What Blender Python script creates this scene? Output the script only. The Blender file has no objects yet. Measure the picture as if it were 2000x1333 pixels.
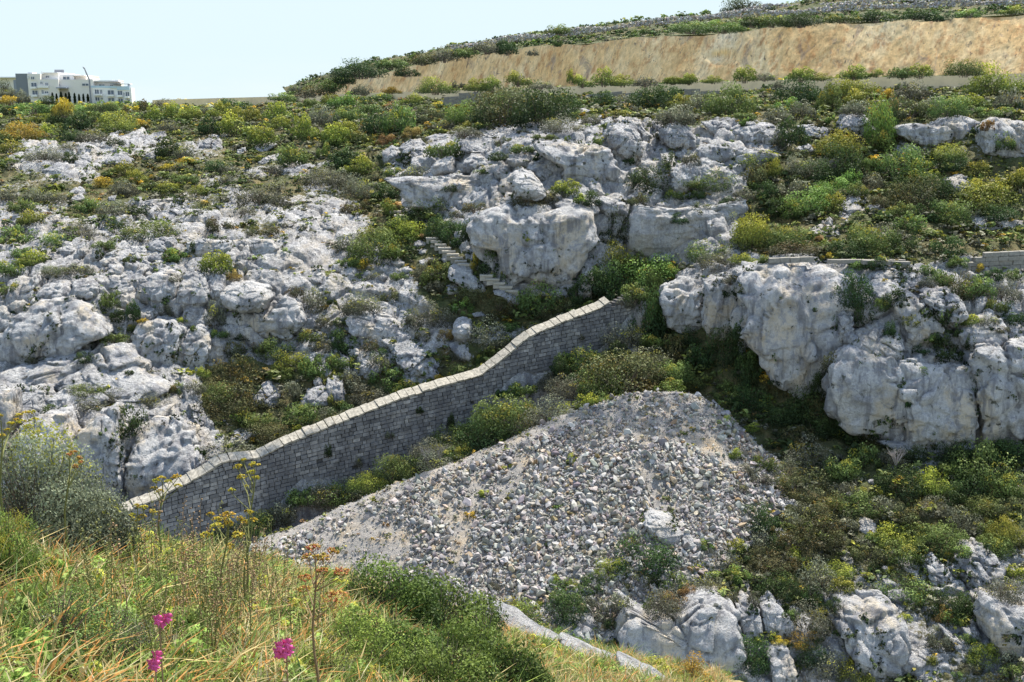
import bpy, math, random
import numpy as np
from mathutils import Vector
R = math.radians
sc = bpy.context.scene
# ---------------- camera, sky, sun, exposure ----------------
F = 2144.0; CX = 1000.0; CY = 666.5
PITCH = math.atan((CY - 215) / F)
cam = bpy.data.cameras.new('camera'); cam.lens = 36 * F / 2000; cam.clip_end = 8000; cam.clip_start = 0.05
co = bpy.data.objects.new('camera', cam); sc.collection.objects.link(co)
co.rotation_euler = (math.pi / 2 - PITCH, 0, 0); sc.camera = co
SUN_EL, SUN_AZ = 61.0, 36.0          # azimuth measured clockwise from +Y (into the picture) towards +X
w = bpy.data.worlds.new('World'); sc.world = w; w.use_nodes = True
nt = w.node_tree; nt.nodes.clear()
sky = nt.nodes.new('ShaderNodeTexSky'); sky.sky_type = 'NISHITA'; sky.sun_disc = False
sky.sun_elevation = R(SUN_EL); sky.sun_rotation = R(SUN_AZ); sky.air_density = 1.0; sky.dust_density = 0.6; sky.ozone_density = 1.4
bg = nt.nodes.new('ShaderNodeBackground'); bg.inputs[1].default_value = 0.15
wo = nt.nodes.new('ShaderNodeOutputWorld')
# a faint bank of thin cloud low over the horizon, part of the sky itself
tc = nt.nodes.new('ShaderNodeTexCoord'); mp = nt.nodes.new('ShaderNodeMapping'); mp.inputs['Scale'].default_value = (5, 5, 22)
cn = nt.nodes.new('ShaderNodeTexNoise'); cn.inputs['Scale'].default_value = 1.3; cn.inputs['Detail'].default_value = 7
cr = nt.nodes.new('ShaderNodeValToRGB'); cr.color_ramp.elements[0].position = .48; cr.color_ramp.elements[1].position = .72
cr.color_ramp.elements[1].color = (.35, .35, .35, 1)
sx = nt.nodes.new('ShaderNodeSeparateXYZ'); mr = nt.nodes.new('ShaderNodeMapRange')
mr.inputs[1].default_value = 0.05; mr.inputs[2].default_value = 0.0
mm = nt.nodes.new('ShaderNodeMath'); mm.operation = 'MULTIPLY'
mx = nt.nodes.new('ShaderNodeMixRGB'); mx.inputs[2].default_value = (3.85, 3.9, 3.95, 1)
L = nt.links.new
L(tc.outputs['Generated'], mp.inputs[0]); L(mp.outputs[0], cn.inputs[0]); L(cn.outputs[0], cr.inputs[0])
L(tc.outputs['Generated'], sx.inputs[0]); L(sx.outputs[2], mr.inputs[0]); L(mr.outputs[0], mm.inputs[0]); L(cr.outputs[0], mm.inputs[1])
# pale cyan haze band low in the sky, all the way round
hb = nt.nodes.new('ShaderNodeMapRange'); hb.interpolation_type = 'SMOOTHSTEP'; hb.inputs[1].default_value = .16; hb.inputs[2].default_value = .5; hb.inputs[3].default_value = 1; hb.inputs[4].default_value = 0; L(sx.outputs[2], hb.inputs[0])
hm = nt.nodes.new('ShaderNodeMixRGB'); hm.inputs[2].default_value = (3.0, 3.6, 3.9, 1); L(hb.outputs[0], hm.inputs[0])
sg = nt.nodes.new('ShaderNodeMixRGB'); sg.blend_type = 'MULTIPLY'; sg.inputs[0].default_value = 1; sg.inputs[2].default_value = (1.5, 1.42, 1.3, 1); L(sky.outputs[0], sg.inputs[1]); L(sg.outputs[0], hm.inputs[1])
L(mm.outputs[0], mx.inputs[0]); L(hm.outputs[0], mx.inputs[1]); L(mx.outputs[0], bg.inputs[0]); L(bg.outputs[0], wo.inputs[0])
sun = bpy.data.lights.new('sun', 'SUN'); sun.energy = 5.0; sun.angle = R(0.5); sun.color = (1, .95, .86)
so = bpy.data.objects.new('sun', sun); sc.collection.objects.link(so)
sd = Vector((math.sin(R(SUN_AZ)) * math.cos(R(SUN_EL)), math.cos(R(SUN_AZ)) * math.cos(R(SUN_EL)), math.sin(R(SUN_EL))))
so.rotation_euler = (-sd).to_track_quat('-Z', 'Y').to_euler()
sc.view_settings.view_transform = 'Standard'; sc.view_settings.look = 'None'; sc.view_settings.exposure = 0.84; sc.view_settings.gamma = 1
sc.cycles.max_bounces = 5; sc.cycles.diffuse_bounces = 3; sc.cycles.glossy_bounces = 2; sc.cycles.transmission_bounces = 2
sc.cycles.transparent_max_bounces = 4; sc.cycles.caustics_reflective = False; sc.cycles.caustics_refractive = False

# ---------------- helpers ----------------
cp, sp = math.cos(PITCH), math.sin(PITCH)
def at(px, py, Y):
    "world point on the line of sight through photo pixel (px, py) at distance Y along the ground"
    a = (np.asarray(px, float) - CX) / F; b = (CY - np.asarray(py, float)) / F
    dy = cp + b * sp; dz = -sp + b * cp; s = np.asarray(Y, float) / dy
    return np.stack(np.broadcast_arrays(a * s, np.asarray(Y, float), dz * s), -1)
def proj(p):
    d = p[..., 1] * cp - p[..., 2] * sp; u = p[..., 1] * sp + p[..., 2] * cp
    d = np.maximum(d, 1e-3)
    return CX + F * p[..., 0] / d, CY - F * u / d, d
def _h(i, j, k, s):
    h = (i.astype(np.uint32) * np.uint32(374761393)) ^ (j.astype(np.uint32) * np.uint32(668265263)) ^ (k.astype(np.uint32) * np.uint32(2246822519)) ^ np.uint32((s * 3266489917 + 12345) & 0xffffffff)
    h = (h ^ (h >> np.uint32(15))) * np.uint32(2246822519); h = (h ^ (h >> np.uint32(13))) * np.uint32(3266489917)
    return h ^ (h >> np.uint32(16))
def _r(i, j, k, s): return _h(i, j, k, s).astype(np.float32) / np.float32(4294967295.0)
def noise(p, s=0):
    "smooth value noise in -1..1"
    f0 = np.floor(p).astype(np.int64); f = (p - f0).astype(np.float32); u = f * f * f * (f * (f * 6 - 15) + 10)
    v = 0
    for a in (0, 1):
        wa = u[..., 0] if a else 1 - u[..., 0]
        for b in (0, 1):
            wb = u[..., 1] if b else 1 - u[..., 1]
            for c in (0, 1):
                wc = u[..., 2] if c else 1 - u[..., 2]
                v = v + wa * wb * wc * _r(f0[..., 0] + a, f0[..., 1] + b, f0[..., 2] + c, s)
    return v * 2 - 1
def fbm(p, o=4, s=0, g=.5, ridged=False):
    v = 0; a = 1; t = 0
    for i in range(o):
        n = noise(p * 2.03 ** i + i * 17.3, s + i)
        if ridged: n = 1 - 2 * np.abs(n)
        v = v + a * n; t += a; a *= g
    return v / t
def worley(p, s=0):
    f0 = np.floor(p).astype(np.int64); F1 = np.full(p.shape[:-1], 9., np.float32); F2 = F1.copy(); ID = np.zeros_like(F1)
    for a in (-1, 0, 1):
        for b in (-1, 0, 1):
            for c in (-1, 0, 1):
                i, j, k = f0[..., 0] + a, f0[..., 1] + b, f0[..., 2] + c
                d = np.sqrt((i + _r(i, j, k, s) - p[..., 0]) ** 2 + (j + _r(i, j, k, s + 1) - p[..., 1]) ** 2 + (k + _r(i, j, k, s + 2) - p[..., 2]) ** 2).astype(np.float32)
                m = d < F1
                F2 = np.where(m, F1, np.minimum(F2, d)); ID = np.where(m, _r(i, j, k, s + 3), ID); F1 = np.where(m, d, F1)
    return F1, F2, ID
def sst(x, a, b):
    t = np.clip((x - a) / (b - a), 0, 1); return t * t * (3 - 2 * t)
def grid_faces(nr, nc):
    i = np.arange(nr * nc).reshape(nr, nc)
    return np.stack([i[:-1, :-1], i[:-1, 1:], i[1:, 1:], i[1:, :-1]], -1).reshape(-1, 4)
def grid_normals(P):
    du = np.gradient(P, axis=1); dv = np.gradient(P, axis=0); n = np.cross(du, dv)
    return n / np.maximum(np.linalg.norm(n, axis=-1, keepdims=True), 1e-9)
def mesh_np(name, V, Fc, smooth=True, attrs=None, mat_idx=None):
    me = bpy.data.meshes.new(name); V = np.asarray(V, np.float32).reshape(-1, 3); Fc = np.asarray(Fc, np.int32)
    n, k = Fc.shape
    me.vertices.add(len(V)); me.vertices.foreach_set('co', V.ravel())
    me.loops.add(n * k); me.loops.foreach_set('vertex_index', Fc.ravel())
    me.polygons.add(n); me.polygons.foreach_set('loop_start', np.arange(n, dtype=np.int32) * k)
    me.polygons.foreach_set('loop_total', np.full(n, k, np.int32))
    me.polygons.foreach_set('use_smooth', np.full(n, smooth))
    if mat_idx is not None: me.polygons.foreach_set('material_index', np.asarray(mat_idx, np.int32))
    for nm, (dom, typ, arr) in (attrs or {}).items():
        a = me.attributes.new(nm, typ, dom); arr = np.asarray(arr, np.float32)
        if typ == 'FLOAT_COLOR':
            if arr.shape[-1] == 3: arr = np.concatenate([arr, np.ones(arr.shape[:-1] + (1,), np.float32)], -1)
            a.data.foreach_set('color', arr.ravel())
        else: a.data.foreach_set('value', arr.ravel())
    me.update(calc_edges=True); return me
def link(name, me, mats, parent=None, loc=None):
    o = bpy.data.objects.new(name, me); sc.collection.objects.link(o)
    for m in (mats if isinstance(mats, (list, tuple)) else [mats]): 
        if me is not None and len(me.materials) < 4: me.materials.append(m)
    if parent is not None: o.parent = parent
    if loc is not None: o.location = loc
    return o
def tag(o, label=None, cat=None, group=None, kind=None):
    if label: o['label'] = label
    if cat: o['category'] = cat
    if group: o['group'] = group
    if kind: o['kind'] = kind
    return o
def empty(name, loc, label, cat, group=None):
    o = bpy.data.objects.new(name, None); sc.collection.objects.link(o); o.location = loc; o.empty_display_size = .2
    return tag(o, label, cat, group)
class MB:
    "collects boxes and tubes into one mesh"
    def __init__(s): s.V = []; s.F = []; s.n = 0
    def add(s, v, f): s.V.append(np.asarray(v, float)); s.F += [[i + s.n for i in q] for q in f]; s.n += len(v)
    def box(s, c, d, ax=None, jit=0, rng=random):
        v = np.array([[x, y, z] for x in (-.5, .5) for y in (-.5, .5) for z in (-.5, .5)]) * d
        if jit: v += np.array([[rng.uniform(-jit, jit) for _ in range(3)] for _ in range(8)])
        if ax is not None: v = v @ np.asarray(ax)
        s.add(v + c, [(0, 1, 3, 2), (4, 6, 7, 5), (0, 4, 5, 1), (2, 3, 7, 6), (0, 2, 6, 4), (1, 5, 7, 3)])
    def bb(s, x0, x1, y0, y1, z0, z1): s.box(((x0 + x1) / 2, (y0 + y1) / 2, (z0 + z1) / 2), (abs(x1 - x0), abs(y1 - y0), abs(z1 - z0)))
    def tube(s, pts, rad, seg=6):
        pts = np.asarray(pts, float); rad = np.broadcast_to(rad, len(pts)); v = []; f = []
        for i, p in enumerate(pts):
            t = pts[min(i + 1, len(pts) - 1)] - pts[max(i - 1, 0)]; t = t / (np.linalg.norm(t) + 1e-9)
            a = np.cross(t, (0, 1, 0) if abs(t[1]) < .9 else (1, 0, 0)); a /= np.linalg.norm(a); b = np.cross(t, a)
            for k in range(seg):
                q = 2 * math.pi * k / seg; v.append(p + rad[i] * (math.cos(q) * a + math.sin(q) * b))
        for i in range(len(pts) - 1):
            for k in range(seg): f.append((i * seg + k, i * seg + (k + 1) % seg, (i + 1) * seg + (k + 1) % seg, (i + 1) * seg + k))
        f.append(tuple(range(seg))[::-1]); f.append(tuple((len(pts) - 1) * seg + k for k in range(seg)))
        s.add(v, f)
    def build(s, name, mat, parent=None, smooth=False, bevel=0):
        me = bpy.data.meshes.new(name); V = np.concatenate(s.V)
        if parent is not None: V = V - np.array(parent.location)
        me.from_pydata(V.tolist(), [], s.F); me.update()
        if smooth: me.polygons.foreach_set('use_smooth', [True] * len(me.polygons))
        o = link(name, me, mat, parent)
        if bevel:
            m = o.modifiers.new('bevel', 'BEVEL'); m.width = bevel; m.segments = 1
        return o

# ---------------- materials ----------------
class NT:
    def __init__(s, name):
        s.m = bpy.data.materials.new(name); s.m.use_nodes = True; s.t = s.m.node_tree; s.b = s.t.nodes['Principled BSDF']
        s.b.inputs['Specular IOR Level'].default_value = .2; s.b.inputs['Roughness'].default_value = .85
        s.geo = s.t.nodes.new('ShaderNodeNewGeometry')
    def n(s, typ, **kw):
        x = s.t.nodes.new(typ)
        for k, v in kw.items(): setattr(x, k, v)
        return x
    def l(s, a, b): s.t.links.new(a, b); return s
    def noise(s, scale, detail=6, rough=.6, stretch=(1, 1, 1), dist=0):
        m = s.n('ShaderNodeMapping'); m.inputs['Scale'].default_value = stretch; s.l(s.geo.outputs['Position'], m.inputs[0])
        x = s.n('ShaderNodeTexNoise'); x.inputs['Scale'].default_value = scale; x.inputs['Detail'].default_value = detail; x.inputs['Roughness'].default_value = rough
        x.inputs['Distortion'].default_value = dist; s.l(m.outputs[0], x.inputs[0]); return x.outputs[0]
    def ramp(s, src, *st):
        x = s.n('ShaderNodeValToRGB'); e = x.color_ramp.elements
        while len(e) < len(st): e.new(.5)
        for i, (p, c) in enumerate(st): e[i].position = p; e[i].color = (tuple(c) if hasattr(c, '__len__') else (c, c, c)) + (1,)
        s.l(src, x.inputs[0]); return x.outputs[0]
    def mix(s, fac, a, b, mode='MIX'):
        x = s.n('ShaderNodeMixRGB', blend_type=mode)
        for i, v in ((0, fac), (1, a), (2, b)):
            if hasattr(v, 'links'): s.l(v, x.inputs[i])
            elif i == 0: x.inputs[0].default_value = v
            else: x.inputs[i].default_value = tuple(v) + (1,)
        return x.outputs[0]
    def math(s, op, a, b=0, clamp=False):
        x = s.n('ShaderNodeMath', operation=op, use_clamp=clamp)
        for i, v in ((0, a), (1, b)):
            if hasattr(v, 'links'): s.l(v, x.inputs[i])
            else: x.inputs[i].default_value = v
        return x.outputs[0]
    def attr(s, name, out='Fac'):
        x = s.n('ShaderNodeAttribute', attribute_name=name); return x.outputs[out]
    def bump(s, h, strength=.5, dist=.1):
        x = s.n('ShaderNodeBump'); x.inputs['Strength'].default_value = strength; x.inputs['Distance'].default_value = dist
        s.l(h, x.inputs['Height']); s.l(x.outputs[0], s.b.inputs['Normal'])
    def col(s, c):
        if hasattr(c, 'links'): s.l(c, s.b.inputs['Base Color'])
        else: s.b.inputs['Base Color'].default_value = tuple(c) + (1,)
        return s.m
def limestone_color(t, warm=.35, dark=1.0, fs=.8):
    base = t.ramp(t.noise(.55, 8, .65), (.3, (.31, .30, .29)), (.46, (.50, .485, .46)), (.68, (.63, .61, .575)))
    fine = t.ramp(t.noise(4.5, 8, .78), (.36, .30), (.54, 1.08)); c = t.mix(fs, base, fine, 'MULTIPLY'); c = t.mix(fs * .9, c, t.ramp(t.noise(15, 4, .8), (.38, .35), (.52, 1.05)), 'MULTIPLY')
    wm = t.ramp(t.noise(.35, 5, .6, (1, 1, .7)), (.51, 0), (.62, warm)); c = t.mix(wm, c, (.62, .50, .33))
    # grey lichen and water streaks running down the face
    st = t.ramp(t.noise(.9, 6, .65, (1.5, 1.5, .12), .2), (.50, 0), (.61, .85 * dark)); c = t.mix(st, c, (.19, .185, .19))
    blot = t.ramp(t.noise(1.3, 7, .75, (1, 1, 1), .6), (.52, 0), (.60, .75 * dark)); c = t.mix(blot, c, (.30, .30, .31))
    # small black pits with plants in them
    v = t.n('ShaderNodeTexVoronoi'); v.inputs['Scale'].default_value = 1.15; v.inputs['Randomness'].default_value = 1
    m = t.n('ShaderNodeMapping'); m.inputs['Scale'].default_value = (1, 1, .75); t.l(t.geo.outputs['Position'], m.inputs[0])
    mx2 = t.n('ShaderNodeVectorMath', operation='ADD'); nz = t.n('ShaderNodeTexNoise'); nz.inputs['Scale'].default_value = 2.2
    t.l(t.geo.outputs['Position'], nz.inputs[0]); t.l(m.outputs[0], mx2.inputs[0]); t.l(nz.outputs['Color'], mx2.inputs[1]); t.l(mx2.outputs[0], v.inputs['Vector'])
    pit = t.ramp(v.outputs['Distance'], (.12, 1), (.23, 0)); sel = t.ramp(t.noise(.22, 3), (.42, 0), (.54, 1))
    pit = t.math('MULTIPLY', pit, sel); pit = t.math('MULTIPLY', pit, .85 * dark)
    return t.mix(pit, c, (.05, .055, .03))
def mat_limestone(name='limestone', warm=.35, dark=1.0, fs=.8):
    t = NT(name); c = limestone_color(t, warm, dark, fs)
    h = t.math('ADD', t.math('MULTIPLY', t.noise(2.2, 8, .7), 1.0), t.math('MULTIPLY', t.noise(9, 5, .7), .35))
    t.bump(h, 1.0, .42); return t.col(c)
M = {}
M['rock'] = mat_limestone(); M['rock_clean'] = mat_limestone('pale_boulder_stone', .3, .35, .6); M['cliff'] = mat_limestone('smooth_cliff_stone', .6, .95, .38)
def mat_hill():
    t = NT('hillside_rock_and_soil'); rk = limestone_color(t, .3, .8)
    soil = t.ramp(t.noise(1.1, 8, .75), (.22, (.05, .055, .02)), (.42, (.10, .10, .04)), (.55, (.17, .14, .06)), (.68, (.26, .19, .09)), (.8, (.34, .27, .17)))
    g = t.ramp(t.noise(.25, 4), (.4, 0), (.6, .8)); soil = t.mix(g, soil, t.ramp(t.noise(3, 6, .7), (.3, (.035, .05, .018)), (.7, (.11, .13, .045))))
    f = t.math('ADD', t.attr('rock'), t.math('MULTIPLY', t.math('SUBTRACT', t.noise(2.6, 6, .75), .5), 1.1))
    f = t.ramp(f, (.44, 0), (.56, 1)); c = t.mix(f, soil, rk)
    h = t.math('ADD', t.math('MULTIPLY', t.noise(2.2, 8, .7), 1.0), t.math('MULTIPLY', t.noise(9, 5, .7), .4)); t.bump(h, 1.0, .42)
    return t.col(c)
M['hill'] = mat_hill()
def mat_leaf(name, trans=.25, var=.35):
    t = NT(name); oi = t.n('ShaderNodeObjectInfo'); c = t.attr('tint', 'Color')
    h = t.n('ShaderNodeHueSaturation'); t.l(c, h.inputs['Color'])
    t.l(t.math('ADD', t.math('MULTIPLY', oi.outputs['Random'], .04), .48), h.inputs['Hue'])
    t.l(t.math('ADD', t.math('MULTIPLY', oi.outputs['Random'], var), 1 - var / 2), h.inputs['Value'])
    c = h.outputs[0]; c = t.mix(.6, c, t.ramp(t.noise(5, 3), (.3, .65), (.7, 1.25)), 'MULTIPLY'); t.col(c); t.b.inputs['Roughness'].default_value = .6
    tr = t.n('ShaderNodeBsdfTranslucent'); t.l(c, tr.inputs[0]); ms = t.n('ShaderNodeMixShader'); ms.inputs[0].default_value = trans
    t.l(t.b.outputs[0], ms.inputs[1]); t.l(tr.outputs[0], ms.inputs[2]); t.l(ms.outputs[0], t.t.nodes['Material Output'].inputs[0]); return t.m
M['leaf'] = mat_leaf('foliage'); M['grass'] = mat_leaf('grass_blades', .35, 0)
def mat_simple(name, c, sc_=6, amt=.25, rough=.85, bump=0, spec=.2, stretch=(1, 1, 1)):
    t = NT(name); n = t.noise(sc_, 6, .65, stretch); k = t.ramp(n, (.25, 1 - amt), (.75, 1 + amt * .4)); t.b.inputs['Roughness'].default_value = rough
    t.b.inputs['Specular IOR Level'].default_value = spec
    if bump: t.bump(n, .6, bump)
    return t.col(t.mix(1, c, k, 'MULTIPLY'))
M['bark'] = mat_simple('woody_stem', (.16, .12, .09), 20, .4)
def mat_masonry():
    t = NT('weathered_ashlar'); a = t.attr('bt'); c = t.ramp(a, (0, (.13, .125, .12)), (.5, (.245, .235, .225)), (1, (.40, .375, .34)))
    c = t.mix(.8, c, t.ramp(t.noise(1.2, 6, .7), (.35, .42), (.62, 1.12)), 'MULTIPLY')
    st = t.ramp(t.noise(.5, 5, .6, (1.5, 1.5, .25)), (.46, 0), (.6, .7)); c = t.mix(st, c, (.13, .125, .125)); t.bump(t.noise(9, 6, .7), .7, .06); return t.col(c)
M['masonry'] = mat_masonry()
M['joint'] = mat_simple('dark_joint', (.10, .095, .09), 5, .3)
M['coping'] = mat_simple('weathered_coping', (.41, .37, .295), 5, .7, .9, .05)
M['ashlar'] = mat_simple('cream_ashlar', (.27, .25, .21), 5, .4, .9, .04)
M['concrete'] = mat_simple('pale_roadside_wall', (.88, .68, .42), .8, .2, .9, .03)
def mat_quarry():
    t = NT('cut_quarry_rock')
    c = t.ramp(t.noise(.16, 7, .62, (1, 1, .35)), (.3, (.62, .37, .15)), (.45, (.80, .53, .24)), (.58, (.87, .64, .34)), (.7, (.88, .71, .45)))
    o = t.ramp(t.noise(.55, 7, .7, (1.6, 1.6, .10), .12), (.51, 0), (.64, .7)); c = t.mix(o, c, (.48, .22, .08))
    g = t.ramp(t.noise(.28, 8, .75, (1.2, 1.2, .4), .8), (.55, 0), (.63, .6)); c = t.mix(g, c, (.25, .20, .17))
    x = t.n('ShaderNodeTexNoise'); 
    dk = t.ramp(t.noise(.9, 5, .7, (1.6, 1.6, .22), 1.5), (.60, 0), (.66, .85)); c = t.mix(dk, c, (.10, .085, .075))
    vs = t.ramp(t.noise(1.6, 6, .7, (1, 1, .06)), (.32, .55), (.6, 1.08)); c = t.mix(.8, c, vs, 'MULTIPLY'); c = t.mix(.5, c, t.ramp(t.noise(4, 5, .7), (.3, .72), (.7, 1.1)), 'MULTIPLY'); t.bump(t.noise(1.4, 8, .7, (1, 1, .2)), .2, .1); return t.col(c)
M['quarry'] = mat_quarry()
def mat_rubble():
    t = NT('rubble_ground'); c = t.ramp(t.noise(.45, 7, .7), (.3, (.25, .235, .215)), (.5, (.33, .30, .26)), (.62, (.38, .31, .22)), (.75, (.38, .26, .15)))
    v = t.n('ShaderNodeTexVoronoi'); v.inputs['Scale'].default_value = 7; t.l(t.geo.outputs['Position'], v.inputs['Vector'])
    c = t.mix(.8, c, t.ramp(t.noise(14, 5, .8), (.35, .5), (.65, 1.3)), 'MULTIPLY'); t.bump(t.noise(8, 6, .8), .9, .12); return t.col(c)
M['rubble'] = mat_rubble()
def mat_stone():
    t = NT('broken_stone'); a = t.attr('tint', 'Color'); oi = t.n('ShaderNodeObjectInfo')
    c = t.mix(.7, a, t.ramp(t.noise(6, 6, .7), (.3, .7), (.7, 1.1)), 'MULTIPLY'); t.bump(t.noise(9, 5, .7), .5, .05); return t.col(c)
M['stone'] = mat_stone()
M['ground'] = mat_simple('far_ground', (.13, .14, .06), .05, .5)
def mat_turf():
    t = NT('foreground_turf'); c = t.ramp(t.noise(3.5, 8, .75), (.25, (.045, .05, .02)), (.42, (.12, .12, .04)), (.55, (.26, .2, .09)), (.68, (.42, .33, .19)), (.8, (.38, .16, .06)))
    t.bump(t.noise(12, 6, .7), .8, .04); return t.col(c)
M['turf'] = mat_turf()

Z1 = (0, 0); Z2 = (650, 0); Z3 = (1300, 0); Z4 = (0, 430); Z5 = (650, 430); Z6 = (1300, 430); Z7 = (0, 866); Z8 = (650, 866); Z9 = (1300, 866); ZS = 700 / 1998.
def zp(z, pts): return [(z[0] + x * ZS, z[1] + y * ZS) for x, y in pts]
def inpoly(x, y, poly):
    c = np.zeros(np.shape(x), bool); n = len(poly)
    for i in range(n):
        x0, y0 = poly[i]; x1, y1 = poly[(i + 1) % n]
        if y0 == y1: continue
        c ^= ((y0 > y) != (y1 > y)) & (x < (x1 - x0) * (y - y0) / (y1 - y0) + x0)
    return c
# ---------------- labels built from landmarks that anyone can find ----------------
LM = [('the pale apartment building', 150, 190), ('the left end of the roadside wall', 420, 205), ('the leftmost tip of the quarry face', 680, 170), ('the middle of the tan quarry face', 1080, 125),
 ('the right half of the tan quarry face', 1750, 100), ('the big dark bush mass under the road', 1020, 205), ('the round bush right of centre under the road', 1420, 200), ('the domed yellow bush under the road wall', 1680, 180),
 ('the tall domed bush at the upper right corner', 1945, 165), ('the bare rock sheet on the upper left slope', 250, 300), ('the leftmost upper slope edge', 15, 400), ('the broad grey scrub patch left of the stairs', 500, 385),
 ('the short cliff band on the left slope', 430, 480), ('the capped dome of the left cliff', 120, 590), ('the twin boulders of the left cliff', 340, 580), ('the lens-shaped overhanging rock', 485, 570), ('the bulging rock at the left cliff centre', 330, 660),
 ('the sunlit bench of the left cliff', 220, 730), ('the lowest faces of the left cliff', 200, 900), ('the brown bush thicket above the long wall', 440, 760), ('the left slope foot above the wall coping', 620, 800),
 ('the top flight of the stone steps', 775, 400), ('the main flight of stone steps', 870, 490), ('the long fallen boulder by the steps', 905, 540), ('the round boulder above the long wall', 905, 640), ('the ochre bush by the wall coping', 860, 745),
 ('the egg-shaped boulder on the central cliff', 1030, 355), ('the left shoulder of the central cliff', 800, 300), ('the long ledge on top of the central cliff', 1120, 310), ('the leaf-shaped hanging rock', 1220, 280), ('the lower central cliff face', 1060, 470),
 ('the pale hollow right of the central cliff', 1340, 460), ('the upper end of the long wall', 1240, 580), ('the flat-topped block below the road', 1445, 265), ('the rounded boulder below the road wall', 1665, 245), ('the long upper right cliff', 1870, 265),
 ('the green gully of the upper right slope', 1730, 320), ('the ledge path on the right', 1640, 500), ('the short ruined wall at the right edge', 1960, 500), ('the inverted triangular cliff', 1560, 640), ('the overhang left of the triangular cliff', 1350, 600),
 ('the perched boulder on the right cliff', 1835, 600), ('the lower right cliff face', 1760, 800), ('the far right cliff column', 1960, 750), ('the dark gully foot', 1480, 800), ('the top of the rubble heap', 1290, 780), ('the brown shrub bank behind the heap', 1200, 730),
 ('the left ridge of the rubble heap', 700, 985), ('the middle of the rubble heap', 1050, 1000), ('the large boulder on the rubble heap', 1290, 1030), ('the foot of the rubble heap', 1050, 1180), ('the lowest pale cliff at bottom centre', 1350, 1250), ('the split block on the lower right slope', 1700, 1200),
 ('the white boulder on the right slope', 1695, 1030), ('the bottom right corner', 1960, 1250), ('the upper edge of the lower right slope', 1640, 900), ('the leafy thicket at the right edge', 1930, 930), ('the small pillar rock at the bottom', 1525, 1290), ('the long wall face', 850, 850)]
LAB = {}
def auto_label(o, adj, px, py):
    best = min(LM, key=lambda l: ((px - l[1]) ** 2 + 1.6 * (py - l[2]) ** 2))
    dx, dy = px - best[1], py - best[2]; d = math.hypot(dx, dy)
    rel = 'at' if d < 14 else ('right of' if dx > 0 else 'left of') if abs(dx) > 1.2 * abs(dy) else ('below' if dy > 0 else 'above')
    far = 'just ' if 14 <= d < 45 else 'well ' if d > 110 else ''
    LAB.setdefault((adj, far + rel, best[0]), []).append((px, py, o))
ORD = ['leftmost', 'second from left', 'third from left', 'fourth from left', 'fifth from left', 'sixth from left', 'seventh from left', 'eighth from left', 'ninth from left', 'tenth from left']
def flush_labels():
    for (adj, rel, lm), L_ in LAB.items():
        L_.sort(key=lambda q: q[0])
        for i, (px, py, o) in enumerate(L_):
            s = f'{adj} {rel} {lm}'
            if len(L_) > 1: s = f'{ORD[min(i, 9)]} {adj} {rel} {lm}' if i < len(L_) - 1 or len(L_) > 10 else f'rightmost {adj} {rel} {lm}'
            ws = s.split(); o['label'] = ' '.join(ws[:16])
# ================= far hillside: loft through surveyed cross sections =================
COLS = {
-300: [(1450,62),(1250,68),(1100,76),(1000,80),(860,82),(790,86),(700,93),(600,95),(540,100),(450,108),(380,118),(310,132),(260,155),(235,200)],
0: [(1450,62),(1250,68),(1100,76),(1000,79),(860,81),(780,85),(710,90),(600,93),(530,99),(450,108),(380,117),(310,132),(262,155),(228,200)],
250: [(1450,64),(1250,70),(1100,77),(1000,80),(850,82),(780,86),(700,92),(580,95),(500,100),(430,110),(370,120),(300,133),(260,150),(214,240)],
500: [(1450,64),(1250,70),(1100,78),(980,82),(880,85),(780,90),(690,94),(560,98),(500,101),(440,108),(370,118),(300,133),(250,148),(204,250)],
700: [(1450,63),(1250,69),(1100,78),(960,85),(830,89),(720,93),(650,96),(560,100),(500,105),(430,112),(360,121),(300,130),(250,142),(198,205)],
880: [(1450,62),(1250,66),(1120,72),(980,80),(860,87),(770,90.5),(680,93),(600,96),(530,99),(460,104),(380,111),(300,119),(245,132),(195,188)],
1100: [(1450,60),(1250,63.5),(1150,68),(980,79),(850,87),(720,91),(640,93),(585,96),(480,98),(400,99.5),(340,104),(285,107),(240,114),(188,168)],
1280: [(1450,59),(1250,62.5),(1130,67),(980,76),(830,85),(720,89),(640,92),(560,96),(500,99.5),(420,101),(350,104),(280,109),(230,116),(184,158)],
1450: [(1450,59),(1250,62.5),(1130,66),(1000,72),(860,80),(770,84),(660,86.5),(560,88),(500,93),(430,99),(350,103),(280,108),(230,114),(179,150)],
1700: [(1450,58),(1250,63),(1130,67),(1000,72),(900,77),(870,79),(740,80.5),(600,82),(515,86),(450,93),(370,101),(290,107),(235,112),(174,138)],
2000: [(1450,57),(1250,62),(1130,66),(1000,71),(900,76),(870,78),(740,79.5),(600,82),(520,88),(450,94),(370,99),(290,104),(225,108),(168,127)],
2300: [(1450,56),(1250,61),(1130,65),(1000,70),(900,75),(870,77),(740,78.5),(600,81),(520,87),(450,93),(370,98),(290,103),(225,107),(162,118)]}
def resample(C, t, smooth=True):
    "C (n,...) control rows, t in 0..n-1: Catmull-Rom"
    n = len(C); i = np.clip(np.floor(t).astype(int), 0, n - 2); f = (t - i).reshape((-1,) + (1,) * (C.ndim - 1))
    p0, p1, p2, p3 = C[np.clip(i - 1, 0, n - 1)], C[i], C[i + 1], C[np.clip(i + 2, 0, n - 1)]
    if not smooth: return p1 * (1 - f) + p2 * f
    f2, f3 = f * f, f * f * f
    return .5 * ((2 * p1) + (-p0 + p2) * f + (2 * p0 - 5 * p1 + 4 * p2 - p3) * f2 + (-p0 + 3 * p1 - 3 * p2 + p3) * f3)
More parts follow.
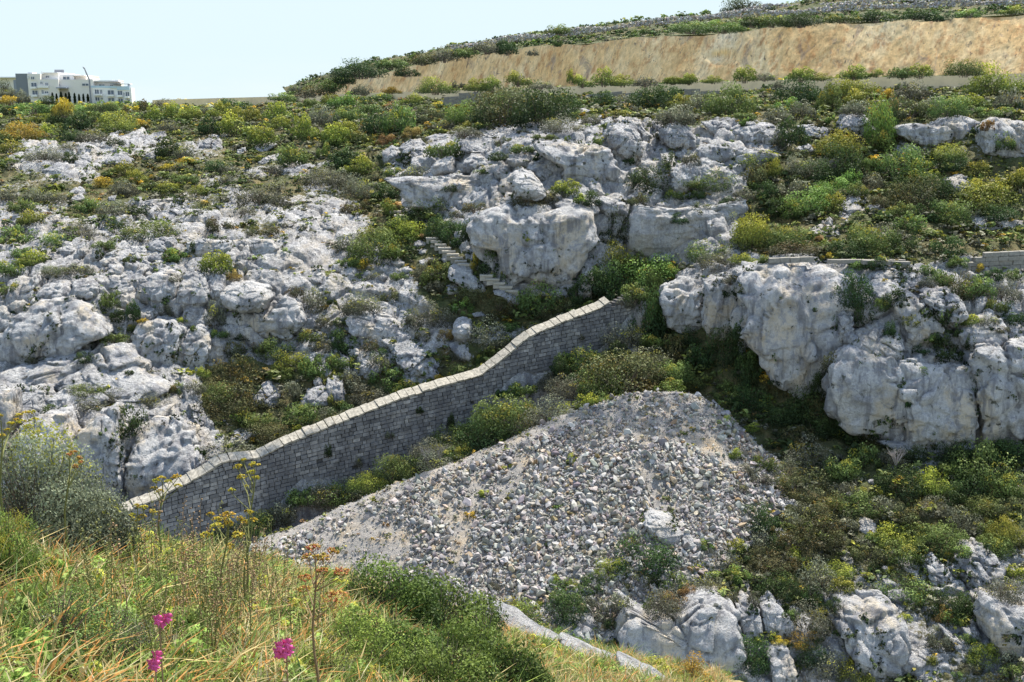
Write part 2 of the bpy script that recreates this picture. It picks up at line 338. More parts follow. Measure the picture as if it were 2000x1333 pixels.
def loft(cols, step, nrow_px, smooth_rows=False):
    xs = sorted(cols); C = np.array([[at(x, py, d) for py, d in cols[x]] for x in xs])       # col,row,3
    px = np.arange(xs[0], xs[-1] + .1, step); t = np.interp(px, xs, np.arange(len(xs))); A = resample(C, t)   # px,row,3
    pys = np.array([[q[0] for q in cols[x]] for x in xs], float).mean(0); seg = np.abs(np.diff(pys)); cum = np.r_[0, np.cumsum(seg)]
    tt = np.interp(np.arange(0, cum[-1], nrow_px), cum, np.arange(len(cum)))
    return resample(np.swapaxes(A, 0, 1).copy(), tt, smooth_rows)                             # row,px,3
P = loft(COLS, 2.2, 2.0)
for _ in range(6):       # soften the straight control lines
    P[1:-1] = (P[:-2] + 2 * P[1:-1] + P[2:]) / 4
# rock / soil painting in patches: 1 bare rock, 0 soil and plants
REG = [(.52, [(-300, 200), (2300, 150), (2300, 1450), (-300, 1450)]),
 (.18, [(-300, 200), (700, 195), (780, 300), (640, 320), (400, 275), (250, 300), (120, 290), (0, 310), (-300, 320)]),
 (.15, [(700, 190), (2300, 150), (2300, 235), (1750, 235), (1500, 250), (1300, 230), (1050, 215), (900, 235), (760, 290)]),
 (.52, [(-300, 320), (0, 310), (700, 310), (760, 390), (500, 430), (0, 450), (-300, 450)]),
 (.3, [(120, 300), (560, 300), (600, 380), (300, 400), (180, 360)]), (.9, [(30, 290), (250, 265), (330, 280), (150, 350), (10, 345)]),
 (.60, [(-300, 450), (700, 430), (870, 560), (900, 760), (480, 900), (480, 1000), (-300, 1000)]),
 (.95, [(-300, 600), (100, 520), (400, 500), (620, 560), (560, 700), (420, 700), (380, 1000), (-300, 1000)]),
 (.10, [(640, 290), (760, 320), (800, 400), (900, 470), (1010, 580), (1190, 600), (1180, 640), (1000, 640), (880, 640), (830, 530), (760, 470), (700, 390)]),
 (.10, [(1150, 510), (1300, 490), (1420, 520), (1300, 570), (1290, 700), (1200, 690), (1150, 600)]),
 (.10, [(1440, 330), (1600, 260), (1740, 235), (1765, 300), (2000, 330), (2300, 340), (2300, 500), (1480, 505), (1440, 440)]),
 (.15, [(370, 720), (640, 690), (700, 760), (780, 780), (700, 830), (500, 930), (400, 830)]),
 (.97, [(750, 300), (1000, 240), (1500, 260), (1460, 480), (1340, 510), (1230, 500), (1120, 590), (990, 570), (900, 480), (780, 390)]),
 (.97, [(1280, 540), (1440, 500), (2300, 520), (2300, 880), (1800, 890), (1600, 850), (1440, 760), (1300, 650)]),
 (.02, [(1400, 640), (1470, 660), (1560, 760), (1660, 790), (1640, 900), (1500, 880), (1400, 760)]),  # soil here, with dark shrubs over it, darkens the gully in place of shade
 (.12, [(1290, 640), (1440, 640), (1470, 860), (1300, 760)]),
 (.2, [(1440, 850), (1700, 860), (2300, 900), (2300, 1130), (2000, 1080), (1800, 1080), (1600, 1080), (1480, 1010)]),
 (.25, [(1050, 1080), (1500, 1050), (1640, 1100), (1600, 1240), (1500, 1180), (1300, 1170), (1050, 1180)]),
 (.25, [(560, 760), (1240, 600), (1250, 760), (900, 900), (500, 1060), (400, 1060)])]
mk = np.zeros((140, 261), np.float32); gx, gy = np.meshgrid(-300 + 10 * np.arange(261), 100 + 10. * np.arange(140))
for v, pl in REG: mk[inpoly(gx, gy, pl)] = v
for _ in range(2):
    k = np.pad(mk, 1, 'edge'); mk = (k[:-2, 1:-1] + k[2:, 1:-1] + k[1:-1, :-2] + k[1:-1, 2:] + 2 * mk) / 6
def rockmask(p):
    x, y, _ = proj(p); x = x + 26 * fbm(p * .11, 3, 801) * 2; y = y + 14 * fbm(p * .13, 3, 802) * 2; i = np.clip(((y - 100) / 10).round().astype(int), 0, 139); j = np.clip(((x + 300) / 10).round().astype(int), 0, 260); return mk[i, j]
def karst(p, s=0, big=1.0):
    "blocky, fissured limestone relief in metres"
    q = p / np.array([3.2, 3.2, 2.0]) + .35 * np.stack([noise(p * .5, 91), noise(p * .5, 92), noise(p * .5, 93)], -1)
    F1, F2, ID = worley(q, 5 + s); b = (.62 - F1 * .45) * (.15 + 1.2 * ID) * np.minimum(1, (F2 - F1) * 7) * .95 + .10 * np.minimum(1, (F2 - F1) * 7)
    q2 = p / np.array([1.05, 1.05, .8]); G1, G2, _ = worley(q2 + .25 * noise(p * 1.3, 94)[..., None], 9 + s); b2 = (.6 - G1 * .6) * .42 * np.minimum(1, (G2 - G1) * 7)
    return big * b * 1.5 + b2 + .20 * fbm(p * 1.6, 4, 3 + s, .55, True) + .45 * fbm(p * .18, 2, 6)
def relief(P, rk=None, amt=1.0):
    N = grid_normals(P); 
    if N[..., 1].mean() > 0: N = -N
    rk = rockmask(P) if rk is None else rk
    n = fbm(P * .16, 3, 31); r = np.clip(rk + .42 * n, 0, 1); k = karst(P)
    soil = .25 * fbm(P * .7, 4, 44)
    return P + N * (amt * (soil * (1 - r) + (k * (.25 + .75 * r)) - .25))[..., None], r
Pd, rk = relief(P)
ND, _ = (grid_normals(Pd), 0)
def sheet(name, P, mat, attrs=None, smooth=True):
    me = mesh_np(name, P.reshape(-1, 3), grid_faces(P.shape[0], P.shape[1]), smooth, attrs); o = link(name, me, mat); return tag(o, kind='structure')
sheet('hillside', Pd, M['hill'], {'rock': ('POINT', 'FLOAT', rk.ravel())})
TER = [Pd.reshape(-1, 3)]

# ================= far left field, road bench, plateau, ground =================
def simple_loft(cols, step, rows, smooth=True):
    xs = sorted(cols); C = np.array([[at(*q) if isinstance(q, tuple) else q for q in cols[x]] for x in xs]); px = np.linspace(0, len(xs) - 1, step)
    A = resample(C, px); tt = np.linspace(0, C.shape[1] - 1, rows); return resample(np.swapaxes(A, 0, 1).copy(), tt, smooth)
Fl = simple_loft({x: [(x, 236, 196), (x, a, 240), (x, b, 330), (x, 206, 430), (x, 206, 700)] for x, a, b in ((-500, 232, 216), (-100, 230, 214), (100, 226, 210), (260, 217, 207), (520, 213, 212), (800, 213, 214))}, 160, 90)
Fl[..., 2] += .5 * fbm(Fl * .06, 4, 3)
sheet('field', Fl, mat_simple('field_grass', (.17, .19, .07), .12, .5)); 
# road bench between the parapet and the quarry, then the quarried face and the plateau above it
QX = [560, 700, 850, 1000, 1150, 1300, 1450, 1600, 1800, 2000, 2300]
PAR = {560: (201, 236), 700: (198, 205), 850: (195, 190), 1000: (191, 177), 1150: (187, 166), 1300: (183, 157), 1450: (179, 150), 1600: (176, 143), 1800: (172, 134), 2000: (168, 127), 2300: (162, 118)}
QB = {560: (196, 250), 700: (188, 226), 850: (184, 212), 1000: (178, 200), 1150: (171, 190), 1300: (164, 181), 1450: (160, 173), 1600: (157, 166), 1800: (153, 158), 2000: (150, 150), 2300: (146, 140)}
QT = {560: (190, 254), 700: (156, 231), 850: (122, 218), 1000: (98, 207), 1150: (86, 197), 1300: (71, 189), 1450: (64, 181), 1600: (47, 175), 1800: (41, 167), 2000: (28, 160), 2300: (16, 151)}
cols = {x: [(x,) + PAR[x], tuple(((np.array((x,) + PAR[x]) + np.array((x,) + QB[x])) / 2)), (x,) + QB[x]] for x in QX}
Bn = simple_loft(cols, 500, 60, False); Bn[..., 2] += .08 * fbm(Bn * .5, 4, 12)
sheet('road_bench', Bn, mat_simple('bench_soil', (.30, .27, .15), .6, .6))
QT = {x: (QT[x][0], QB[x][1] + .66 * (QT[x][1] - QB[x][1])) for x in QT}
Q = simple_loft({x: [at(x, *QB[x]) - (0, 0, .4), at(x, *QT[x])] for x in QX}, 900, 130, False)
# wavy broken upper edge, sheared joints, shallow alcoves
e = np.linspace(0, 1, 130)[:, None]
Q[..., 2] += e ** 3 * (.5 * fbm(np.stack([Q[..., 0] * .25, Q[..., 1] * 0, Q[..., 2] * 0], -1), 4, 7))
nq = fbm(Q * np.array([.22, .22, .10]), 5, 61); F1, F2, ID = worley(Q * np.array([.42, .42, .16]), 63)
Q[..., 1] += -(.12 * nq + .16 * fbm(Q * np.array([.5, .5, .02]), 4, 66, .6, True) + .02 * fbm(Q * np.array([1.1, 1.1, .4]), 5, 62, .6)) * .8 + 1.2 * np.exp(-((Q[..., 0] - 33) / 1.3) ** 2 - ((e - .55) / .1) ** 2)
Q = np.where(True, Q, Q); sheet('quarry_cliff', Q, M['quarry'])
PL = {560: [(186, 262), (181, 275), (176, 295)], 700: [(150, 238), (141, 246), (134, 262)], 850: [(116, 225), (110, 236), (104, 252)], 1000: [(92, 214), (86, 224), (78, 240)], 1150: [(80, 203), (70, 214), (58, 230)],
 1300: [(64, 195), (54, 206), (42, 222)], 1450: [(57, 187), (42, 199), (26, 216)], 1600: [(40, 181), (26, 193), (4, 212)], 1800: [(34, 173), (18, 185), (-8, 205)], 2000: [(22, 166), (6, 178), (-26, 198)], 2300: [(8, 157), (-10, 170), (-50, 190)]}
cols = {x: [(x,) + QT[x]] + [(x,) + q for q in PL[x]] + [at(x, *PL[x][-1]) + (0, 60, -6)] for x in QX}
Pt = simple_loft(cols, 600, 120); Pt[..., 2] += .35 * fbm(Pt * .3, 4, 17) * np.linspace(0, 1, 120)[:, None] ** .3
Pt[..., :2] *= 1
PtR = sheet('plateau', Pt, M['hill'], {'rock': ('POINT', 'FLOAT', np.full(Pt.shape[:2], .22).ravel())})
gp = MB(); gp.add([(-4000, 60, -42), (4000, 60, -42), (4000, 6000, -4), (-4000, 6000, -4)], [(0, 1, 2, 3)]); tag(gp.build('ground', M['ground']), kind='structure')

# ================= rubble heap body =================
RID = [(380,1125,70),(560,1045,72),(700,985,74),(850,925,75.5),(960,880,77),(1100,822,78.5),(1260,776,80),(1350,780,80),(1420,815,79.3),(1480,870,78.5),(1560,925,77)]
BAS = [(300,1330,64),(500,1330,63),(650,1310,62.5),(800,1290,62),(930,1270,62),(1030,1245,62.5),(1150,1200,63.5),(1280,1135,65.5),(1400,1070,68),(1500,1000,71.5),(1580,945,75.5)]
cols = {}
for i, (r, b) in enumerate(zip(RID, BAS)):
    r3, b3 = at(*r), at(*b); cols[i] = [b3 + (b3 - r3) * .12 - (0, 0, .6), b3, b3 * .66 + r3 * .34 + (0, 0, .25), b3 * .33 + r3 * .67 + (0, 0, .35), r3, r3 + (0, 2.5, -.8), r3 + (0, 8, -4.5)]
H = simple_loft(cols, 620, 420); H[..., 2] += .30 * fbm(H * .35, 4, 71) + .14 * fbm(H * 1.7, 4, 72)
sheet('rubble_slope', H, M['rubble']); TER.append(H.reshape(-1, 3)); HN = grid_normals(H); HN *= np.sign(HN[..., 2:3])

# ================= depth readout used to seat things on the ground =================
W2, H2 = 1300, 680
def make_depth(lst):
    D = np.full((H2, W2), 1e9, np.float32)
    for V in lst:
        x, y, d = proj(V); i = (y / 2).astype(int); j = ((x + 300) / 2).astype(int); ok = (i >= 0) & (i < H2) & (j >= 0) & (j < W2) & (d > 1)
        np.minimum.at(D, (i[ok], j[ok]), V[ok, 1].astype(np.float32))
    for _ in range(2):
        k = np.pad(D, 1, constant_values=1e9); m = np.min([k[a:a + H2, b:b + W2] for a in range(3) for b in range(3)], 0); D = np.where(D > 1e8, m, D)
    return D
D0 = make_depth(TER)
def depth(px, py, D=None, r=1):
    D = D0 if D is None else D; i, j = int(py / 2), int((px + 300) / 2); i = min(max(i, r), H2 - r - 1); j = min(max(j, r), W2 - r - 1)
    k = D[i - r:i + r + 1, j - r:j + r + 1]; k = k[k < 1e8]; return float(np.median(k)) if len(k) else 90.

# ================= rocks =================
_ico = {}
def ico(n):
    if n not in _ico:
        import bmesh
        b = bmesh.new(); bmesh.ops.create_icosphere(b, subdivisions=n, radius=1); V = np.array([v.co for v in b.verts]); Fc = np.array([[v.index for v in f.verts] for f in b.faces]); b.free(); _ico[n] = (V, Fc)
    return _ico[n]
ROCKV = []; rk_i = 0
def rock(z, pts, name='rock_outcrop', t=.45, brow=.62, k=.9, push=.0, d=None, mat='rock', rough=1.0, q=2.8, label=None, cat=None, adj=None, group=None, up=0, soft=1):
    """a rock whose front outline is given; t = half thickness as a share of its size, above BROW of its height it leans back by K"""
    global rk_i; rk_i += 1; rs = np.random.RandomState(rk_i)
    poly = zp(z, pts); pa = np.array(poly); cx, cy = (pa.max(0) + pa.min(0)) / 2
    A = 0; 
    for i in range(len(pa)): A += pa[i - 1][0] * pa[i][1] - pa[i][0] * pa[i - 1][1]
    if abs(A) > 1:
        m = sum(((pa[i - 1] + pa[i]) * (pa[i - 1][0] * pa[i][1] - pa[i][0] * pa[i - 1][1]) for i in range(len(pa)))) / (3 * A); cx, cy = m
    Y = d if d else np.median([depth(cx + a * (pa[:, 0].ptp() if hasattr(pa[:, 0], 'ptp') else np.ptp(pa[:, 0])) * .25, cy + b * np.ptp(pa[:, 1]) * .25) for a in (-1, 0, 1) for b in (-1, 0, 1)])
    W3 = at(pa[:, 0], pa[:, 1], Y); c3 = at(cx, cy, Y); u = W3[:, 0] - c3[0]; v = W3[:, 2] - c3[2]
    wd, hg = np.ptp(u), np.ptp(v); size = math.sqrt(wd * hg); T = size * t
    # radius of the outline by direction
    ph = np.linspace(-math.pi, math.pi, 361)[:-1]; rad = np.zeros(360)
    for i in range(len(u)):
        ax, ay, bx, by = u[i - 1], v[i - 1], u[i], v[i]; ex, ey = bx - ax, by - ay; dx, dy = np.cos(ph), np.sin(ph); den = dx * ey - dy * ex
        den = np.where(np.abs(den) < 1e-9, 1e-9, den); tt = (ax * ey - ay * ex) / den; ss = (ax * dy - ay * dx) / den
        ok = (ss >= -1e-6) & (ss <= 1 + 1e-6) & (tt > 0); rad = np.where(ok, np.maximum(rad, tt), rad)
    rad = np.where(rad < size * .12, size * .12, rad)
    for _ in range(3): rad = (np.roll(rad, 1) + 2 * rad + np.roll(rad, -1)) / 4
    pxs = math.sqrt(abs(A) / 2); n = 4 if pxs < 16 else 5 if pxs < 48 else 6
    bigf = name == 'rock_outcrop' and brow > .5 and pxs > 48; q = 6.5 if bigf else q; T = T * .8 if bigf else T; mat = 'cliff' if bigf and mat == 'rock' else mat
    V, Fc = ico(n); phi = np.arctan2(V[:, 2], V[:, 0]); s = np.hypot(V[:, 0], V[:, 2]); c = V[:, 1]
    rr = np.interp(phi, np.r_[ph, math.pi], np.r_[rad, rad[0]]); f = 1 / (s ** q + np.abs(c) ** q) ** (1 / q)
    X = rr * s * f * np.cos(phi); Z = rr * s * f * np.sin(phi); Yy = T * c * f
    h = (Z - v.min()) / hg; Yy = Yy + k * hg * np.maximum(0, h - brow) - .12 * hg * np.sin(np.clip(h / max(brow, .1), 0, 1) * math.pi) * (Yy < 0)
    Pw = np.stack([X, Yy, Z], 1); off = c3 + np.array([0, T * (.25 + push), 0])
    N = V / np.linalg.norm(V, axis=1, keepdims=True); g = Pw + off
    ns = min(1.6, max(.35, size * .16))
    # fissured, blocky, pitted surface; rougher on the upward weathered parts
    wv, w2_, idd = worley(g / (size * .30 + .35) + .3 * noise(g / ns * .5, rk_i)[:, None], rk_i); upn = np.clip(N[:, 2] * .5 + .6 + .5 * (h > brow), 0, 1.3)
    x2v, x2w, x2i = worley(g / ((size * .13 + .25) * np.array([1, 1, 1.7])) + .4 * noise(g * .9, rk_i + 2)[:, None], rk_i + 50)
    dsp = (np.minimum(.16, w2_ - wv) - .12) * size * (.22 if bigf else .34) * (.4 + idd) + (idd - .5) * size * (.05 if bigf else .085) * np.minimum(1, (w2_ - wv) * 8) + (np.minimum(.12, x2w - x2v) - .08) * (size * .09 + .22) * (.4 + x2i) + (x2i - .5) * (size * .035 + .06) * np.minimum(1, (x2w - x2v) * 9)
    if mat == 'rock_clean': dsp *= .6
    dsp *= soft + .075 * size * fbm(g / (size * .45), 3, rk_i + 7) + (.05 + .13 * upn) * ns * fbm(g / ns * 1.7, 5, rk_i + 3, .72, True) * rough * 1.25
    bz = g[:, 2] / (.35 + size * .12) + .9 * fbm(g * .35, 2, rk_i + 20); bz = bz - np.floor(bz); dsp += (sst(bz, 0, .18) * (1 - bz) - .3) * .035 * size ** .7
    fl = np.minimum(1, 1.2 - upn); dsp += fl * .06 * ns * fbm(g * np.array([2.2, 2.2, .35]), 3, rk_i + 9, .6, True)
    Pw = Pw + N * (dsp - .03 * size)[:, None]
    me = mesh_np(name, Pw, Fc, True); o = link(name, me, M[mat], loc=off)
    ROCKV.append((Pw + off)); cat = cat or ('boulder' if name == 'boulder' else 'rock outcrop')
    tag(o, label, cat, group)
    if not label: auto_label(o, adj or {'boulder': 'loose grey boulder', 'rock_outcrop': 'pale limestone outcrop'}.get(name, name.replace('_', ' ')), cx, cy)
    return o
def scaled(pts, s, ox, oy): return [(x * s + ox, y * s + oy) for x, y in pts]
def zc(pts): return [((740 + x * .3 - 650) / ZS, (200 + y * .3) / ZS) for x, y in pts]      # centre zoom into Z2 units
C = 'rock_outcrop'; B_ = 'boulder'
# --- left cliff
rock(Z4, [(-20,830),(20,640),(70,540),(190,440),(300,445),(400,440),(500,480),(600,560),(640,640),(500,680),(450,760),(380,800),(200,790),(120,830),(40,850)], C, .25, .72, .8, label='wide rounded pale rock face at the far left with a long diagonal crack')
rock(Z4, [(200,430),(215,385),(290,350),(360,345),(400,380),(405,445),(260,460)], B_, .5, label='left half of the flat cap slab lying on the left cliff dome')
rock(Z4, [(402,380),(390,345),(470,332),(540,370),(548,435),(490,455),(405,445)], B_, .5, label='right half of the flat cap slab lying on the left cliff dome')
rock(Z4, [(100,440),(130,340),(190,300),(210,350),(190,400)], C, .35, .5); rock(Z4, [(220,340),(330,235),(430,238),(340,300),(270,340)], C, .3, .4)
rock(Z4, [(-30,860),(200,790),(450,730),(520,670),(640,720),(760,790),(860,880),(980,920),(900,970),(700,980),(500,980),(300,940),(180,980),(-30,960)], C, .25, .1, 1.3, push=-.9, label='long sunlit sloping rock bench low on the left cliff')
rock(Z4, [(80,950),(230,960),(250,1050),(170,1100),(70,1050)], C, .4, .5)
rock(Z4, [(-40,960),(75,950),(100,1080),(60,1180),(120,1500),(-40,1500)], C, .3, .85, .6)
rock(Z4, [(110,1150),(230,1080),(350,1080),(400,1150),(430,1210),(440,1560),(100,1560)], C, .3, .8, .9, label='pale cliff face with a curved top directly above the foreground bush')
rock(Z4, [(415,1200),(530,1080),(640,1060),(665,1120),(690,1200),(730,1560),(430,1560)], C, .3, .82, .8)
rock(Z4, [(530,1120),(560,1060),(640,1055),(665,1120),(600,1150)], B_, .5)
rock(Z4, [(350,1050),(420,1040),(440,1110),(400,1160),(340,1110)], C, .45)
rock(Z4, [(720,1200),(800,1140),(920,1150),(1050,1200),(1110,1320),(1100,1560),(720,1560)], C, .3, .6, 1)
rock(Z4, [(780,1090),(850,1060),(960,1040),(900,1130),(800,1150)], C, .35, .3)
rock(Z4, [(900,1000),(960,940),(1040,980),(1090,1080),(1180,1200),(1150,1330),(1060,1240),(960,1120)], C, .3, .4, 1)
rock(Z4, [(1110,1100),(1250,1180),(1420,1220),(1300,1290),(1160,1300)], C, .25, .1, 1.4)
rock(Z4, [(240,1000),(330,960),(420,990),(420,1040),(300,1070)], C, .35, .3); rock(Z4, [(440,990),(540,970),(600,1000),(560,1040),(470,1040)], C, .3, .3)
rock(Z4, [(770,420),(775,350),(860,290),(970,305),(1000,370),(990,460),(900,470),(800,465)], C, .5, .6, .9, label='left of two fused rounded boulders with flat undersides on the left cliff')
rock(Z4, [(990,390),(1010,320),(1060,295),(1140,330),(1175,400),(1170,460),(1100,500),(1040,515),(995,460)], C, .5, .6, .9, label='right of two fused rounded boulders with flat undersides on the left cliff')
rock(Z4, [(560,260),(700,240),(800,280),(770,350),(760,450),(700,490),(640,420),(590,340)], C, .35, .5, 1)
rock(Z4, [(565,240),(600,210),(640,210),(668,250),(610,268)], B_, .5); rock(Z4, [(590,190),(650,168),(680,200),(640,218)], B_, .5)
rock(Z4, [(780,280),(860,230),(1000,260),(1090,290),(1000,310),(880,290)], C, .3, .2, 1.3)
rock(Z4, [(1245,390),(1290,350),(1400,335),(1500,360),(1535,420),(1490,500),(1380,515),(1300,492),(1255,445)], B_, .6, .65, .6, label='large lens-shaped boulder with a flat overhanging base on the left cliff', mat='rock_clean', push=-.5)
rock(Z4, [(1225,520),(1330,500),(1500,510),(1580,420),(1650,440),(1710,560),(1620,650),(1500,665),(1350,645),(1250,620)], C, .28, .7, .9)
rock(Z4, [(1550,260),(1640,230),(1720,260),(1830,340),(1990,420),(1900,480),(1760,470),(1650,430),(1560,360)], C, .22, .05, 1.5)
rock(Z4, [(745,640),(755,580),(850,545),(960,560),(1030,600),(1035,690),(1010,760),(1000,860),(970,890),(870,860),(770,790)], C, .45, .75, .8, label='big bulging pale rock with a keel-like nose at the centre of the left cliff')
rock(Z4, [(765,560),(775,490),(830,468),(890,510),(870,560),(800,580)], B_, .5)
rock(Z4, [(1010,620),(1100,590),(1170,620),(1190,700),(1150,820),(1090,900),(1020,910),(1000,760)], C, .35, .75, .8)
rock(Z4, [(1150,650),(1210,640),(1250,700),(1250,780),(1200,830),(1150,780)], C, .4, .7)
rock(Z4, [(670,670),(700,620),(728,640),(742,735),(700,715)], B_, .6, label='small upright finger of rock standing beside the bulging left cliff rock')
rock(Z4, [(1155,330),(1200,300),(1250,320),(1260,380),(1280,470),(1220,480),(1170,400)], C, .4, .7)
rock(Z4, [(820,130),(860,108),(960,100),(1020,150),(1050,215),(1040,245),(930,190),(840,160)], C, .35, .8); rock(Z4, [(1030,130),(1130,108),(1230,105),(1292,120),(1295,210),(1190,235),(1070,190)], C, .3, .85, .7)
rock(Z4, [(1298,112),(1400,105),(1520,115),(1560,160),(1480,220),(1400,230),(1300,255)], C, .3, .85, .7); rock(Z4, [(1310,210),(1370,140),(1392,200),(1385,260),(1320,262)], B_, .4)
rock(Z4, [(325,160),(380,125),(425,170),(400,205),(340,212)], B_, .5); rock(Z4, [(418,180),(490,120),(505,200),(460,240),(415,225)], B_, .5); rock(Z4, [(505,150),(560,150),(580,210),(520,250)], B_, .5)
rock(Z4, [(690,190),(760,180),(790,215),(700,225)], B_, .4); rock(Z4, [(830,200),(900,190),(910,230),(850,235)], B_, .4); rock(Z4, [(720,150),(780,150),(800,185),(740,190)], B_, .4)
rock(Z4, [(1400,970),(1450,920),(1500,905),(1570,960),(1550,1050),(1430,1070)], C, .45, .5, 1); rock(Z4, [(1650,1040),(1700,960),(1780,940),(1850,960),(1870,1030),(1720,1050)], C, .4, .5)
rock(Z4, [(1850,930),(1900,890),(1930,1000),(1940,1040),(1860,1030)], C, .5, .7); rock(Z4, [(1740,890),(1785,878),(1800,915),(1760,930)], B_, .6); rock(Z4, [(1830,280),(1860,265),(1890,285),(1870,308)], B_, .5)
rock(Z4, [(1700,780),(1790,740),(1850,800),(1870,900),(1790,880)], C, .3, .4, 1.2); rock(Z4, [(1340,700),(1420,690),(1420,760),(1360,770)], C, .3, .3)
rock(Z4, [(1700,320),(1790,300),(1800,350),(1740,370)], B_, .5); rock(Z4, [(1280,760),(1400,750),(1500,790),(1420,830)], C, .25, .2, 1.3)
# --- slope between left cliff and steps
rock(Z5, [(-60,330),(60,320),(200,345),(420,310),(520,350),(650,470),(560,505),(430,450),(300,430),(100,370)], C, .22, .05, 1.5, label='broad sunlit rock slab sloping down toward the round boulder')
rock(Z5, [(60,540),(120,518),(240,525),(360,555),(400,620),(330,690),(200,680),(90,620)], C, .32, .55, 1); rock(Z5, [(250,690),(380,600),(470,660),(600,680),(680,700),(660,770),(600,860),(530,920),(480,925),(390,870),(320,760)], C, .28, .4, 1.1)
rock(Z5, [(640,690),(740,680),(780,740),(775,800),(700,780)], C, .4, .5); rock(Z5, [(110,740),(220,700),(300,800),(260,900),(180,900)], C, .3, .5, 1)
rock(Z5, [(390,870),(440,840),(470,860),(470,920),(400,930)], C, .4); rock(Z5, [(480,880),(560,860),(570,900),(540,935),(480,930)], C, .4)
rock(Z5, [(-40,880),(10,880),(60,960),(80,1030),(10,1040),(-40,1000)], C, .4); rock(Z5, [(665,610),(680,560),(720,540),(770,550),(782,610),(790,650),(745,675),(690,655),(668,625)], B_, .75, .9, .2, mat='rock_clean', label='single round boulder balanced among shrubs above the long wall', push=-.5)
rock(Z5, [(635,310),(645,260),(690,245),(780,262),(785,295),(860,365),(865,410),(780,400),(700,360),(650,330)], B_, .45, .5, .8, label='long tilted fallen boulder beside the lower stone steps', mat='rock_clean', push=-.3)
rock(Z5, [(820,320),(845,305),(885,345),(893,372),(860,370),(830,340)], B_, .5, label='small oval boulder between the long fallen boulder and the steps'); rock(Z5, [(885,392),(920,372),(970,372),(1040,430),(1048,475),(1000,480),(950,430),(900,410)], B_, .5, .6, label='rounded boulder with a mossy top below the stone steps', push=-.3)
rock(Z5, [(450,128),(480,118),(520,125),(522,152),(480,160),(452,152)], B_, .5); rock(Z5, [(470,170),(500,160),(525,165),(525,190),(490,200)], B_, .5); rock(Z5, [(480,230),(540,210),(560,240),(500,270)], B_, .5)
for q_ in ([(255,270),(290,252),(325,265),(300,298),(260,292)], [(325,235),(360,215),(400,235),(400,258),(340,255)], [(385,270),(420,258),(450,280),(440,300),(390,295)], [(245,315),(280,300),(305,318),(290,342),(250,338)], [(60,240),(95,235),(100,270),(65,280)], [(540,215),(590,205),(600,235),(550,240)], [(600,215),(640,195),(660,225),(620,245)], [(665,225),(690,205),(710,235),(680,245)], [(0,250),(35,245),(40,290),(0,300)]): rock(Z5, q_, B_, .5)
rock(Z5, [(945,690),(960,570),(1010,545),(1080,540),(1160,585),(1110,620),(1040,660),(980,710)], C, .25, .1, 1.4); rock(Z5, [(630,370),(680,360),(710,400),(700,420),(640,415)], B_, .5); rock(Z5, [(770,520),(830,515),(860,535),(790,545)], B_, .4)
# --- upper left slope
for q_ in ([(230,950),(300,905),(400,918),(408,960),(340,1000),(240,975)], [(565,920),(590,880),(660,850),(740,890),(745,925),(640,940)], [(790,870),(850,840),(885,870),(870,905),(800,905)], [(385,1070),(430,1040),(482,1075),(470,1110),(400,1100)], [(395,1100),(440,1080),(470,1110),(440,1145),(400,1140)],
 [(1110,810),(1150,770),(1180,780),(1170,850),(1120,850)], [(1175,800),(1210,775),(1240,830),(1230,880),(1180,860)], [(1380,870),(1420,820),(1490,795),(1535,805),(1470,870),(1400,890)], [(1430,910),(1470,875),(1540,860),(1575,895),(1540,935),(1450,935)], [(1560,945),(1620,935),(1720,910),(1735,950),(1700,985),(1610,995)], [(1400,985),(1440,955),(1490,978),(1480,1005),(1410,1008)],
 [(1650,1190),(1690,1180),(1732,1212),(1690,1240),(1655,1220)], [(730,1390),(800,1370),(830,1410),(740,1420)], [(1550,1250),(1600,1230),(1640,1255),(1590,1280)], [(600,1100),(640,1090),(650,1130),(610,1130)], [(970,800),(1000,800),(1000,850),(975,840)], [(1020,850),(1060,820),(1080,870),(1050,890)], [(1320,840),(1360,820),(1370,890),(1330,890)], [(1250,1240),(1290,1230),(1290,1270),(1255,1270)], [(490,1210),(530,1200),(540,1235),(500,1240)], [(1300,1110),(1340,1100),(1345,1130),(1310,1135)], [(60,1200),(110,1190),(120,1260),(60,1270)], [(260,1210),(320,1195),(340,1240),(280,1250)], [(1780,1250),(1850,1230),(1870,1290),(1800,1290)]): rock(Z1, q_, B_, .45, .5, 1)
for q_ in ([(50,875),(200,820),(330,825),(260,870),(100,905)], [(325,850),(400,820),(550,798),(720,820),(620,862),(400,868)], [(680,800),(780,755),(870,735),(915,765),(770,815)], [(420,890),(480,870),(500,930),(430,935)], [(1650,1130),(1740,1105),(1850,1115),(1935,1130),(1900,1175),(1700,1165)], [(1790,1070),(1850,1050),(1920,1055),(1945,1090),(1860,1105)], [(740,1130),(900,1115),(1100,1120),(1200,1150),(1000,1185),(790,1150)],
 [(825,1200),(960,1168),(1100,1180),(1185,1250),(1120,1310),(950,1265),(850,1255)], [(1195,1150),(1300,1120),(1330,1180),(1230,1180)], [(1245,1210),(1330,1180),(1430,1180),(1530,1240),(1500,1305),(1300,1275)], [(20,960),(110,930),(170,965),(90,1010),(20,1000)], [(200,1240),(330,1220),(420,1250),(300,1290)], [(540,1210),(640,1190),(720,1210),(620,1250)], [(1670,1240),(1800,1270),(1850,1330),(1750,1330)], [(1900,1210),(1990,1190),(2050,1270),(1950,1280)], [(0,1330),(100,1290),(200,1330),(100,1370)], [(250,1330),(450,1300),(560,1330),(400,1370)], [(880,1350),(1000,1320),(1150,1340),(1000,1370)]): rock(Z1, q_, C, .22, .1, 1.5)
